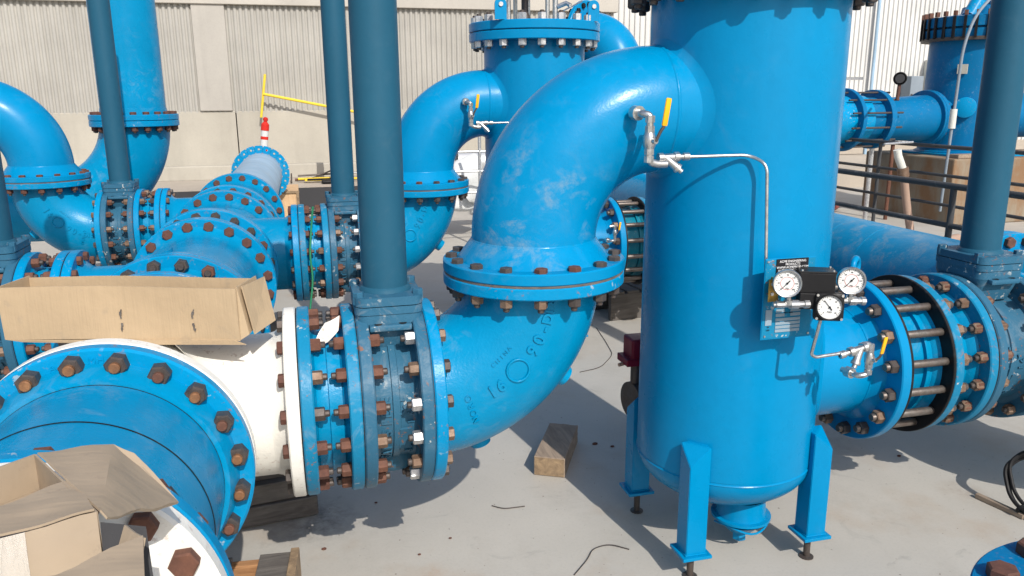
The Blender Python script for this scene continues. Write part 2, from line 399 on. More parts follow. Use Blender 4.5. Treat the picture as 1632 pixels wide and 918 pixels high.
# ------------------------------------------------------------------ pipe fittings
RF, TF = .352, .043               # header flange
RB, TB = .2985, .037              # branch flange
RUSTS = ('rust', 'rust', 'rust_pale', 'rust_dark', 'dark')
def tee(label, y, y0, y1, side, body='blue', near='blue_flange', far='blue_flange', br='blue_flange', x=-.5287, z=ZA):
    yc = y; h0 = y0-yc; h1 = y1-yc; sx = side
    t = thing('pipe_tee', label, 'pipe tee', (x, yc, z), 0, 'tees along the manifold')
    bm = NB(); r = .274; rb = .222
    lathe(bm, [(h0+TF, .315), (h0+TF+.012, .300), (h0+TF+.05, r+.006), (h0+TF+.09, r), (h1-TF-.09, r), (h1-TF-.05, r+.006), (h1-TF-.012, .300), (h1-TF, .315)], axis=(0, 1, 0), seg=72)
    fl = .085; seg = 64; rings = []
    for k in range(15):
        if k <= 9:
            q = k/9; rho = rb+fl*(1-sin(q*pi/2))
            ang = q
        ring = []
        for j in range(seg):
            th = 2*pi*j/seg
            if k <= 9:
                s0 = sqrt(max(1e-4, (r-.004)**2-(min(r-.01, (rb+fl))*sin(th))**2))
                s1 = sqrt(max(1e-4, r**2-(rb*sin(th))**2))+fl
                s = s0+(s1-s0)*(1-cos(q*pi/2))
                rho_ = rb+(fl*.999)*(1-sin(q*pi/2))
                zz = rho_*sin(th)
                if k == 0: zz = max(-(r-.01), min(r-.01, zz))
            else:
                q = (k-9)/5; s1 = sqrt(max(1e-4, r**2-(rb*sin(th))**2))+fl
                s = s1+(.437-s1)*q if s1 < .437 else .437
                rho_ = rb; zz = rho_*sin(th)
                if k == 14: s = .437
            ring.append(bm.verts.new((sx*s, rho_*cos(th), zz)))
        rings.append(ring)
    for a, b in zip(rings[:-1], rings[1:]):
        for i in range(seg): bm.faces.new((a[i], a[(i+1) % seg], b[(i+1) % seg], b[i]))
    lathe(bm, [(.39, rb), (.405, rb+.004), (.432, rb+.028), (.437, rb+.034)], axis=(sx, 0, 0))
    part('body', bm, body, t, 50)
    bm = lathe(NB(), flange_prof(h0, h0+TF, RF, .15), axis=(0, 1, 0), seg=96); part('flange', bm, near, t)
    bm = lathe(NB(), flange_prof(h1-TF, h1, RF, .15), axis=(0, 1, 0), seg=96); part('flange', bm, far, t)
    bm = lathe(NB(), flange_prof(.435, .472, RB, .1), axis=(sx, 0, 0), seg=96); part('branch_flange', bm, br, t)
    return t
def gasket(parent, c, axis, R, th=.004, mat='black'):
    return part('gasket', lathe(NB(), [(0, .12), (0, R-.004), (th, R-.004), (th, .12)], c, axis, 64), mat, parent)
def coupling(label, y0, y1, x=-.5287, z=ZA, A=None, B=None, body='blue', fl='blue_flange', loc=None, axis=(0, 1, 0), R=RF, T=TF, rb=.285, n=20, bc=.3175, group=None, h0=('rust_dark',), n1=('dark', 'rust_dark'), gA=None, af=.045, both=False, only=None):
    """short flanged spool between y0 and y1 with its bolts through both neighbours"""
    L = y1-y0
    t = thing('flanged_coupling', label, 'pipe coupling', loc or (x, y0, z), 0, group)
    a = Vector(axis)
    bm = NB(); lathe(bm, [(T, rb+.02), (T+.012, rb+.012), (T+.04, rb), (L*.42, rb), (L*.42+.004, rb+.012), (L*.58, rb+.012), (L*.58+.004, rb), (L-T-.04, rb), (L-T-.012, rb+.012), (L-T, rb+.02)], axis=axis, seg=80)
    part('body', bm, body, t)
    part('flange', lathe(NB(), flange_prof(0, T, R, .15), axis=axis, seg=96), fl, t)
    part('flange', lathe(NB(), flange_prof(L-T, L, R, .15), axis=axis, seg=96), fl, t)
    gasket(t, a*(-.004), axis, R); gasket(t, a*L, axis, R)
    if both:
        joint(t, a*(-T-.004), a, bc, n, 2*T+.004, af, h0, n1, only=only)
        joint(t, a*(L+T+.004), -a, bc, n, 2*T+.004, af, h0, n1, only=only)
    else:
        joint(t, a*(-T-.004), a, bc, n, 2*T+.004, af, h0, n1)
        joint(t, a*(L+T+.004), -a, bc, n, 2*T+.004, af, h0, n1)
    return t
# header line along Y
GM = 'couplings along the manifold'
X0 = -.5287
tee('white pipe tee with a blue rear flange under the flat cardboard box', 2.475, 2.078, 2.900, 1, 'white', 'white', 'blue_flange', 'white')
tee('blue pipe tee just behind the cardboard box with its branch to the left', 3.745, 3.270, 4.221, -1)
tee('blue pipe tee whose branch runs right to the second gate valve', 5.017, 4.575, 5.460, 1)
tee('farthest blue pipe tee of the manifold, branch to the left', 6.244, 5.785, 6.705, -1)
coupling('short flanged coupling hidden behind the cardboard box', 2.904, 3.266, h0=('dark',), n1=('dark', 'rust', 'dark'), group=GM)
coupling('short blue flanged coupling between the second and third manifold tees', 4.225, 4.571, h0=('rust_dark',), n1=('dark', 'rust_dark'), group=GM)
coupling('short blue flanged coupling in front of the farthest manifold tee', 5.464, 5.781, h0=('rust_dark',), n1=('dark', 'rust_dark'), group=GM)
# near blue adaptor between the white pipe and the white tee
t = thing('pipe_adaptor', 'big blue flanged pipe adaptor with dark nuts nearest the camera', 'pipe fitting', (X0, 1.404, ZA))
bm = lathe(NB(), [(.043, .300), (.05, .282), (.335, .280), (.3355, .2785), (.338, .2785), (.3385, .2815), (.555, .283), (.5555, .279), (.560, .279), (.5605, .296), (.575, .301), (.59, .306), (.630, .315)], axis=(0, 1, 0), seg=96)
part('body', bm, 'blue', t)
part('flange', lathe(NB(), flange_prof(0, .043, RF, .15, .005), axis=(0, 1, 0), seg=128), 'blue_flange', t)
part('flange', lathe(NB(), flange_prof(.627, .670, RF, .15, .006), axis=(0, 1, 0), seg=128), 'blue_flange', t)
for y_, r_ in ((.3352, .2818), (.5555, .2835)): part('seam_band', lathe(NB(), [(y_, .276), (y_, r_), (y_+.0032, r_), (y_+.0032, .276)], axis=(0, 1, 0), seg=128), 'black', t)
gasket(t, (0, .670, 0), (0, 1, 0), RF); gasket(t, (0, -.004, 0), (0, 1, 0), RF)
joint(t, (0, .717, 0), (0, -1, 0), .3175, 20, .09, .047, ('dark',), ('dark',), phase=.42, studs=('copper', 'copper', 'rust', 'dark'))
joint(t, (0, -.047, 0), (0, 1, 0), .3175, 20, .09, .046, ('rust',), ('rust',), phase=.45)
for an in (96, 62, 34):
    a_ = radians(an); c_ = Vector((cos(a_)*.2825, .19, sin(a_)*.2825)); tg = Vector((-sin(a_), .25, cos(a_))); nn = Vector((cos(a_), 0, sin(a_)))
    m_ = basis(tg, (0, 1, 0), c_)
    bm = NB(); box(bm, (0, 0, 0), (.042, .010, .003)); bm.transform(m_); part('paint_mark', bm, 'membrane', t, 0)
# raised casting letters on the near flange
for s_, an in (('A', 106), ('MH', 88.5), ('DI', 100), ('20', 78), ('CL', 118)):
    a_ = radians(an); up = Vector((cos(a_), 0, sin(a_))); xx = Vector((sin(a_), 0, -cos(a_)))
    part('cast_lettering', text_bm(s_, .026, .0012, basis(xx, up, Vector((0, .6262, 0))+up*.322)), 'blue_flange', t, 0)
# white pipe toward the camera
t = thing('white_pipe', 'white flanged pipe end under the torn cardboard box at bottom left', 'pipe', (X0, .45, ZA))
part('body', lathe(NB(), [(0, .274), (.84, .274), (.88, .285), (.905, .315)], axis=(0, 1, 0), seg=96), 'white', t)
part('flange', lathe(NB(), flange_prof(.905, .95, RF, .15, .006), axis=(0, 1, 0), seg=128), 'white', t)
part('flange', lathe(NB(), flange_prof(0, .045, RF, .0, .006), axis=(0, 1, 0), seg=96), 'white', t)
# pale far pipe with an open flange
t = thing('pale_pipe', 'pale grey pipe stub with an open drilled blue flange at its far end', 'pipe', (X0, 6.709, ZA))
part('body', lathe(NB(), [(.043, .262), (.09, .258), (3.76, .258)], axis=(0, 1, 0), seg=80), 'pale', t)
part('flange', lathe(NB(), flange_prof(0, .043, RF, .15), axis=(0, 1, 0), seg=96), 'blue_flange', t)
joint(t, (0, -.047, 0), (0, 1, 0), .3175, 20, .09, .044, ('rust_dark',), ('rust_dark',))
# drilled flange: annulus with real holes
def drilled(parent, y, R, r, n, bc, hr):
    bm = NB()
    th = .043; seg = n*8; cz = Vector
    for yy, flip in ((y, 0), (y+th, 1)):
        for i in range(n):
            t0 = 2*pi*(i-.5)/n; t1 = 2*pi*(i+.5)/n; tm = (t0+t1)/2
            C_ = Vector((bc*cos(tm), yy, bc*sin(tm)))
            K = 16; hole = []; outer = []
            for k in range(K):
                a = tm+2*pi*k/K; d = Vector((cos(a), 0, sin(a)))
                hole.append(bm.verts.new(C_+d*hr))
                # cast to sector boundary
                best = None
                for s_ in [x*.002 for x in range(8, 80)]:
                    q = C_+d*s_; rr = sqrt(q.x**2+q.z**2); aa = atan2(q.z, q.x)
                    da = (aa-tm+pi) % (2*pi)-pi
                    if rr > R or rr < r or abs(da) > pi/n: best = q; break
                outer.append(bm.verts.new(best))
            for k in range(K):
                j = (k+1) % K; f = bm.faces.new((hole[k], hole[j], outer[j], outer[k]))
            if flip == 0: H0 = hole
            if flip == 1: pass
    for i in range(n):
        tm = 2*pi*i/n
        a = [bm.verts.new(Vector((bc*cos(tm)+hr*cos(2*pi*k/16), y, bc*sin(tm)+hr*sin(2*pi*k/16)))) for k in range(16)]
        b = [bm.verts.new(v.co+Vector((0, th, 0))) for v in a]
        for k in range(16): bm.faces.new((a[k], a[(k+1) % 16], b[(k+1) % 16], b[k]))
    lathe(bm, [(y, r), (y+th, r)], axis=(0, 1, 0)); lathe(bm, [(y, R-.002), (y+th, R-.002)], axis=(0, 1, 0), seg=96)
    return part('open_flange', bm, 'blue_flange', parent, 0)
drilled(t, 3.76, .349, .258, 20, .305, .013)

# ------------------------------------------------------------------ branch fittings (local: pipe runs along +X from the header axis, s = distance)
def gate_valve(label, s0, post_h, loc, rz, L=.208, zpost=.36, plate=.30, rb=.205, mat='navy', heads=('rust', 'rust_pale'), nuts=('galv', 'rust_pale', 'galv'), fm='navy'):
    t = thing('gate_valve', label, 'gate valve', loc, rz, 'gate valves with tall spindle posts')
    x0 = s0
    bm = NB()
    lathe(bm, [(x0+.037, rb+.025), (x0+.045, rb+.006), (x0+.06, rb), (x0+L*.5-.012, rb), (x0+L*.5-.01, rb+.006), (x0+L*.5+.01, rb+.006), (x0+L*.5+.012, rb), (x0+L-.06, rb), (x0+L-.045, rb+.006), (x0+L-.037, rb+.025)], axis=(1, 0, 0), seg=80)
    c = x0+L/2
    # neck up to the bonnet and blunt foot
    lathe(bm, [(.12, .085), (.24, .078), (.27, .095), (.285, .105)], (c, 0, 0), seg=40)
    lathe(bm, [(-.13, .09), (-.215, .085), (-.248, .07), (-.262, .045), (-.266, 0)], (c, 0, 0), seg=40)
    part('body', bm, mat, t, 40)
    part('flange', lathe(NB(), flange_prof(x0, x0+.037, RB, .1), axis=(1, 0, 0), seg=96), fm, t)
    part('flange', lathe(NB(), flange_prof(x0+L-.037, x0+L, RB, .1), axis=(1, 0, 0), seg=96), fm, t)
    bm = NB(); bx = .104; by = .125
    def rplate(z0, z1, hx, hy, rr, hx2=None, hy2=None):
        hx2 = hx2 or hx; hy2 = hy2 or hy; lo, hi = [], []
        for qx, qy, a0 in ((1, 1, 0), (-1, 1, 90), (-1, -1, 180), (1, -1, 270)):
            for k in range(7):
                a = radians(a0+15*k)
                lo.append(bm.verts.new((c+qx*(hx-rr)+rr*cos(a), qy*(hy-rr)+rr*sin(a), z0))); hi.append(bm.verts.new((c+qx*(hx2-rr)+rr*cos(a), qy*(hy2-rr)+rr*sin(a), z1)))
        bm.faces.new(lo[::-1]); bm.faces.new(hi)
        for i in range(28): bm.faces.new((lo[i], lo[(i+1) % 28], hi[(i+1) % 28], hi[i]))
    rplate(plate+.022, plate+.049, bx, by, .035)
    rplate(plate-.004, plate+.019, bx*1.0, by, .035)
    rplate(plate-.035, plate-.004, bx*.98, by*.97, .035)
    rplate(plate-.125, plate-.035, bx*.80, by*.72, .03, bx*.97, by*.95)
    for s_ in (-1, 1): box(bm, (c, s_*by*.98, plate-.044), (bx*1.25, .036, .020), bev=.006)
    part('bonnet', bm, 'navy', t, 40)
    for s_ in (-1, 1):
        for q in (-1, 1):
            part('lug_hole', lathe(NB(), [(0, 0), (.0, .012), (.0015, .012), (.0015, 0)], (c+q*bx*.36, s_*(by*1.0), plate-.0338), seg=16), 'black', t)
    joint(t, (c, 0, plate+.049), (0, 0, -1), .128, 4, .001, .030, ('navy',), ('navy',), phase=.5, name='bonnet_bolt')
    zt = post_h-loc[2]
    rr = .0705
    part('post', lathe(NB(), [(plate+.046, 0), (plate+.046, rr+.012), (plate+.058, rr+.008), (plate+.064, rr), (zt, rr), (zt+.01, rr-.01), (zt+.01, 0)], (c, 0, 0), seg=48), 'post', t)
    # cast lettering reading upwards between the flanges
    sd = -1
    flip = 1 if abs(rz) < .1 else -1
    for s_, xx, zz, sz in (('SEAT SIDE', -.030, -.09, .044), ('CI', .014, .03, .040), ('16', .045, -.01, .034), ('398', .038, -.12, .034)):
        rr_ = rb+.001; 
        yy = -flip*sqrt(rr_**2-zz**2)
        nrm = Vector((0, yy, zz)).normalized()
        # letters follow the curve one at a time
        n_ = len(s_); bm = NB()
        for i, ch in enumerate(s_):
            if ch == ' ': continue
            ang = (i-(n_-1)/2)*sz*.80/rr_
            a0 = math.asin(zz/rr_)+ang
            p_ = Vector((c+flip*xx, -flip*rr_*cos(a0), rr_*sin(a0))); up = Vector((0, flip*sin(a0), cos(a0)))
            join(bm, text_bm(ch, sz, .0048, basis(up, Vector((-flip, 0, 0)), p_), .0010))
        part('cast_lettering', bm, mat, t, 0)
    bm = NB(); a0 = -.42
    box(bm, (c+flip*.024, -flip*(rb+.002)*cos(a0), (rb+.002)*sin(a0)), (.034, .008, .085), Matrix.Rotation(-flip*a0, 3, 'X')); part('cast_plate', bm, mat, t, 0)
    joint(t, (x0-.041, 0, 0), (1, 0, 0), .27, 16, .078, .036, ('rust', 'rust_pale', 'rust'), ('rust', 'rust_pale'), stud0=True)
    joint(t, (x0+L+.041, 0, 0), (-1, 0, 0), .27, 16, .078, .036, ('rust_pale', 'dark'), nuts)
    gasket(t, (x0+L, 0, 0), (1, 0, 0), RB, .003); gasket(t, (x0-.003, 0, 0), (1, 0, 0), RB, .003)
    return t
def arc_pts(cx, cz, R, a0, a1, n=40): return [Vector((cx+R*cos(a0+(a1-a0)*i/n), 0, cz+R*sin(a0+(a1-a0)*i/n))) for i in range(n+1)]
def low_elbow(label, s0, loc, rz, letters=True, mark='16'):
    t = thing('cast_elbow', label, 'pipe elbow', loc, rz, 'cast ninety degree elbows')
    R = .384; r = .221
    pts = arc_pts(s0, R, R, -pi/2, 0, 44); rs = []
    for i in range(45):
        e = min(i, 44-i)*R*(pi/2)/44
        rs.append(r+.030*max(0, 1-e/.055)**2)
    bm = NB(); sweep(bm, pts, rs, 72, caps=False)
    # little foot lugs under the bend
    for a in (-72, -38):
        a_ = radians(a); d = Vector((cos(a_), 0, sin(a_))); lathe(bm, [(R+r-.02, .042), (R+r+.028, .036), (R+r+.030, 0)], (s0, -.0, R), d, 20)
    part('body', bm, 'blue', t, 60)
    part('flange', lathe(NB(), flange_prof(s0, s0+TB, RB, .1), axis=(1, 0, 0), seg=96), 'blue_flange', t)
    part('flange', lathe(NB(), flange_prof(R-TB, R, RB, .1), (s0+R, 0, 0), (0, 0, 1), 96), 'blue_flange', t)
    flip = 1 if abs(rz) < .1 else -1
    def onel(phi, off, lift=0):       # point on the side of the bend facing the camera
        d = Vector((cos(phi), 0, sin(phi))); cc = Vector((s0, 0, R))+d*(R+off)
        y = -flip*sqrt(max(1e-4, r*r-off*off)); nrm = Vector((d.x*off, y, d.z*off)).normalized()
        p = Vector((cc.x, y, cc.z)); tg = Vector((-sin(phi), 0, cos(phi)))
        return p+nrm*lift, nrm, tg
    # raised ring and characters "16 O 90 - D"
    p0, n0, t0 = onel(radians(-45), .0)
    fr = frame(n0)
    bm = NB(); pts = [p0+fr @ Vector((.036*cos(2*pi*k/28), .036*sin(2*pi*k/28), 0)) for k in range(29)]; sweep(bm, pts, .0045, 8, caps=False)
    part('cast_ring', bm, 'blue', t, 60)
    bm = NB()
    seq = [(-45-15.5, '1', .055), (-45-10.5, '6', .055), (-45+11.5, '9', .055), (-45+17.5, '0', .055), (-45+23, '-', .05), (-45+28, 'D', .045), (-45+31.5, 'I', .04), (-45+35, '2', .03), (-45+38, '5', .03)]
    if flip < 0: seq = [(-90-a, c_, z_) for a, c_, z_ in seq]
    for a, ch, sz in seq:
        p, nrm, tg = onel(radians(a), -.02*0)
        join(bm, text_bm(ch, sz, .0045, basis(tg*flip, nrm.cross(tg*flip), p+nrm*.0005), .0014))
    for k, ch in enumerate('CHINA'):
        p, nrm, tg = onel(radians(-45-1+k*3.2-6), -.066)
        join(bm, text_bm(ch, .019, .0025, basis(tg*flip, nrm.cross(tg*flip), p+nrm*.0005)))
    for k, ch in enumerate('NORO'):
        p, nrm, tg = onel(radians(-72), .06-k*.026)
        join(bm, text_bm(ch, .03, .003, basis(nrm.cross(tg), -tg*flip if flip > 0 else tg, p+nrm*.0005)))
    part('cast_lettering', bm, 'blue', t, 0)
    gasket(t, (s0+R, 0, R), (0, 0, 1), RB+.001, .007, 'wood_grey')
    joint(t, (s0+R, 0, R+.003+TB), (0, 0, -1), .27, 16, .077, .036, ('dark', 'dark', 'rust_dark') if flip > 0 else ('rust_dark', 'rust'), ('dark', 'dark', 'rust_pale') if flip > 0 else ('rust_dark',))
    return t
def high_elbow(label, s0, loc, rz, stub=.10, mat='blue_new', ztop=.893):
    """steel elbow from the flange up and over; loc at the header axis"""
    t = thing('steel_elbow', label, 'pipe elbow', loc, rz, 'smooth steel elbows over the risers')
    R = .406; r = .2032; zb = .384+.007; cx = s0+.384
    bm = NB()
    lathe(bm, [(zb+TB, .252), (zb+TB+.008, .245), (zb+TB+.045, .218), (zb+TB+.062, r+.002), (zb+TB+.064, r), (ztop-R, r)], (cx, 0, 0), seg=80)
    pts = [Vector((cx+R-R*cos(a), 0, ztop-R+R*sin(a))) for a in [pi/2*i/48 for i in range(49)]]
    sweep(bm, pts, r, 80, caps=False)
    lathe(bm, [(0, r), (stub, r)], (cx+R, 0, ztop), (1, 0, 0), 80)
    part('body', bm, mat, t, 60)
    part('weld_seam', lathe(NB(), [(-.006, r), (-.002, r+.0032), (.002, r+.0032), (.006, r)], (cx+R, 0, ztop), (1, 0, 0), 80), mat, t, 60)
    part('weld_seam', lathe(NB(), [(-.006, r), (-.002, r+.0034), (.002, r+.0034), (.006, r)], (cx, 0, ztop-R), (0, 0, 1), 80), mat, t, 60)
    part('flange', lathe(NB(), flange_prof(zb, zb+TB, RB, .1), (cx, 0, 0), (0, 0, 1), 96), 'blue_new', t)
    return t

def bc(label, loc, rz, green=False, only=None):
    t = thing('flanged_coupling', label, 'pipe coupling', loc, rz, 'short couplings in the branch pipes')
    s0, s1 = .476, .647; rb = .222
    bm = lathe(NB(), [(s0+.037, rb+.03), (s0+.045, rb+.008), (s0+.058, rb), (.555, rb), (.557, rb+.008), (.595, rb+.008), (.597, rb), (s1-.045, rb+.008), (s1-.037, rb+.03)], axis=(1, 0, 0), seg=80)
    part('body', bm, 'blue', t)
    part('flange', lathe(NB(), flange_prof(s0, s0+.037, RB, .1), axis=(1, 0, 0), seg=96), 'blue_worn' if rz == 0 else 'blue_flange', t)
    part('flange', lathe(NB(), flange_prof(s1-.037, s1, RB, .1), axis=(1, 0, 0), seg=96), 'blue_worn' if rz == 0 else 'blue_flange', t)
    gasket(t, (s0-.004, 0, 0), (1, 0, 0), RB, .004)
    joint(t, (.435, 0, 0), (1, 0, 0), .27, 16, .078, .036, ('dark', 'rust_dark') if rz == 0 else RUSTS, RUSTS)
    return t
B1 = (X0, 2.475, ZA); B2 = (X0, 5.02, ZA); L0 = (X0, 3.745, ZA); L1 = (X0, 6.244, ZA)
bc('short blue coupling bolted to the white tee flange', B1, 0)
bc('short blue coupling on the second branch to the right, green string beside it', B2, 0)
bc('short blue coupling on the near left branch above the flat cardboard box', L0, pi)
bc('short blue coupling on the far left branch', L1, pi)
gate_valve('dark blue gate valve with the thickest-looking post, beside the white tee', .650, 2.75, B1, 0)
gate_valve('dark blue gate valve on the second right branch with thin distant post', .650, 2.75, B2, 0)
gate_valve('dark blue gate valve cut off at the left edge of the photo', .650, 2.75, L0, pi, nuts=('rust_pale', 'rust'))
gate_valve('dark blue gate valve on the far left branch, post before the tall riser', .650, 2.75, L1, pi, nuts=('rust_pale', 'rust'))
low_elbow('blue cast elbow in the middle with raised 16 and 90', .860, B1, 0)
low_elbow('blue cast elbow at the far right branch, behind the thick post', .860, B2, 0)
low_elbow('blue cast elbow at left with rusty bolts and raised 90', .860, L1, pi)
low_elbow('blue cast elbow beyond the left edge on the near left branch', .860, L0, pi)
high_elbow('large glossy blue elbow with grey mud scuffs entering the big vessel', .860, B1, 0, .10, 'blue_elbow')
high_elbow('glossy blue elbow entering the rear vessel', .860, B2, 0, .10)
high_elbow('blue elbow curving out of the photo at the left edge', .860, L1, pi, 1.2)
high_elbow('blue elbow wholly past the left edge of the near left branch', .860, L0, pi, 1.2)

# ------------------------------------------------------------------ strainer vessels
def vessel(label, y, near):
    t = thing('strainer_vessel', label, 'strainer vessel', (1.455, y, 0), 0, 'tall blue strainer vessels')
    r = .317; bm = NB()
    prof = []
    zs = .36; d = .165
    for i in range(15):
        a = pi/2*i/14; prof.append((zs-d*cos(a), r*sin(a)**.92 if i else 0))
    prof += [(zs+.001, r), (zs+.002, r-.0015), (zs+.006, r-.0015), (zs+.007, r), (1.98, r)]
    lathe(bm, prof, seg=128); part('shell', bm, 'blue_new', t, 40)
    part('weld_seam', lathe(NB(), [(zs-.006, r), (zs-.003, r+.0022), (zs, r)], seg=128), 'blue_new', t, 60)
    part('body_flange', lathe(NB(), flange_prof(1.97, 2.022, .41, .2), seg=128), 'blue_new', t)
    part('gasket', lathe(NB(), [(2.022, .2), (2.022, .40), (2.027, .40), (2.027, .2)], seg=96), 'black', t)
    part('cover_flange', lathe(NB(), flange_prof(2.027, 2.079, .41, 0), seg=128), 'blue_new', t)
    joint(t, (0, 0, 2.079), (0, 0, -1), .372, 20, .109, .046, ('galv',) if not near else ('dark',), ('galv',) if not near else ('dark',), stud0=True, name='cover_bolt')
    # nozzle reinforcing ring where the elbow enters (left) and the outlet pipe (right)
    def saddle(zc, sx, rn, wid, name):
        bm = NB(); seg = 72; rings = []
        for k, (rr, lift) in enumerate(((rn, .014), (rn+wid*.5, .004), (rn+wid, .0005))):
            ring = []
            for j in range(seg):
                a = 2*pi*j/seg; yy = rr*cos(a); zz = rr*sin(a); ring.append(bm.verts.new((sx*(sqrt(r*r-yy*yy)+lift), yy, zc+zz)))
            rings.append(ring)
        for a, b in zip(rings[:-1], rings[1:]):
            for i in range(seg): bm.faces.new((a[i], a[(i+1) % seg], b[(i+1) % seg], b[i]))
        part(name, bm, 'blue_new', t, 60)
    saddle(1.60, -1, .2032, .022, 'weld_seam'); saddle(ZO, 1, .2032, .022, 'weld_seam')
    # outlet nozzle with its flange
    part('outlet_nozzle', lathe(NB(), [(.2, .2032), (.455, .2032), (.456, .2055), (.460, .2055), (.461, .2032), (.47, .206), (.485, .224), (.5, .232)], (0, 0, ZO), (1, 0, 0), 80), 'blue_new', t)
    part('outlet_flange', lathe(NB(), flange_prof(.50, .54, .3085, .1, .004), (0, 0, ZO), (1, 0, 0), 112), 'blue_new', t)
    # bottom drain
    part('drain_nozzle', lathe(NB(), [(.06, 0), (.06, .02), (.075, .05), (.10, .072), (.108, .082), (.112, .088), (.113, .070), (.128, .070), (.129, .108), (.138, .108), (.139, .092), (.16, .088), (.21, .085)], (.035, -.10, 0), seg=40), 'blue_new', t)
    bm = NB(); hexa(bm, .062, .028, .045); bmesh.ops.translate(bm, vec=(.035, -.10, 0), verts=bm.verts); part('drain_plug', bm, 'blue_new', t, 0)
    part('drain_clip', sweep(NB(), [Vector((.035+.098*cos(a), -.10+.098*sin(a), .112-.01*sin(a*3))) for a in [x*.2+3.0 for x in range(16)]], .004, 8), 'blue_new', t)
    # four legs: square column, mitred cap sloping up to the shell
    for sx in (-1, 1):
        for sy in (-1, 1):
            cx, cy, hw = sx*.236, sy*.236, .0375
            bm = NB(); zb_ = .108
            lo = [bm.verts.new((cx+a*hw, cy+b*hw, zb_)) for a, b in ((-1, -1), (1, -1), (1, 1), (-1, 1))]
            hi = []
            for a, b in ((-1, -1), (1, -1), (1, 1), (-1, 1)):
                out = (a*sx+b*sy)/2            # 1 at the outer corner, -1 at the inner
                hi.append(bm.verts.new((cx+a*hw, cy+b*hw, .500-.062*max(out, 0)+.0*out)))
            bm.faces.new(lo[::-1])
            for i in range(4): bm.faces.new((lo[i], lo[(i+1) % 4], hi[(i+1) % 4], hi[i]))
            oi = [i for i, (a, b) in enumerate(((-1, -1), (1, -1), (1, 1), (-1, 1))) if a == sx and b == sy][0]
            bm.faces.new((hi[oi-1], hi[oi], hi[(oi+1) % 4])); bm.faces.new((hi[(oi+1) % 4], hi[(oi+2) % 4], hi[oi-1]))
            bmesh.ops.recalc_face_normals(bm, faces=bm.faces[:])
            bmesh.ops.bevel(bm, geom=bm.edges[:], offset=.0022, segments=2, affect='EDGES')
            leg = part('leg', bm, 'blue_new', t, 40)
            bm = NB(); box(bm, (cx, cy, .101), (.108, .108, .012), bev=.002); box(bm, (cx, cy, .1095), (.082, .082, .005), bev=.002); part('foot_plate', bm, 'blue_new', leg, 0)
            part('anchor_bolt', lathe(NB(), [(-.002, 0), (-.002, .026), (.004, .026), (.006, .012), (.094, .012), (.094, 0)], (cx*.99+.0, cy*.99, 0), seg=14), 'dark', leg)
    return t
v1 = vessel('big blue strainer vessel on four legs with gauges and a nameplate', 2.475, True)
v2 = vessel('rear blue strainer vessel with galvanised cover bolts and lifting lugs', 5.02, False)
def cover_gear(t):
    for s_, yy in ((-1, -.30), (1, -.28)):
        bm = NB(); x = s_*.29
        slab(bm, [(x-.035, yy, 2.079), (x+.035, yy, 2.079), (x+.035, yy, 2.165)]+[(x+.035*cos(a), yy, 2.165+.035*sin(a)) for a in [pi*k/8 for k in range(1, 8)]]+[(x-.035, yy, 2.165)], .012)
        lug = part('lifting_lug', bm, 'blue_new', t, 0)
        part('shackle_pin', lathe(NB(), [(-.014, 0), (-.014, .013), (.014, .013), (.014, 0)], (x, yy, 2.163), (0, 1, 0), 16), 'galv', lug)
    for x, y in ((-.17, -.02), (.05, -.12), (.0, .14), (-.09, .12)):
        part('yoke_rod', lathe(NB(), [(2.079, .014), (2.30, .014)], (x, y, 0), seg=14), 'steel', t)
    part('yoke_plate', lathe(NB(), [(2.285, 0), (2.285, .07), (2.292, .19), (2.31, .2), (2.33, .2), (2.33, 0)], (-.06, 0, 0), seg=48), 'navy', t)
    part('gear_shaft', lathe(NB(), [(2.079, .035), (2.12, .035), (2.15, .022), (2.29, .022)], (-.06, 0, 0), seg=20), 'dark', t)
    part('vent_valve', sweep(NB(), fillet([(.09, -.15, 2.079), (.09, -.15, 2.22), (.09, -.15, 2.4)], .02), .017, 12), 'steel', t)
    bm = NB(); sweep(bm, [(.10, -.16, 2.17), (.15, -.18, 2.19), (.17, -.2, 2.175)], .014, 8); sweep(bm, [(.12, -.17, 2.14), (.24, -.22, 2.20)], .005, 6); part('vent_cock', bm, 'steel', t)
cover_gear(v2); cover_gear(v1)

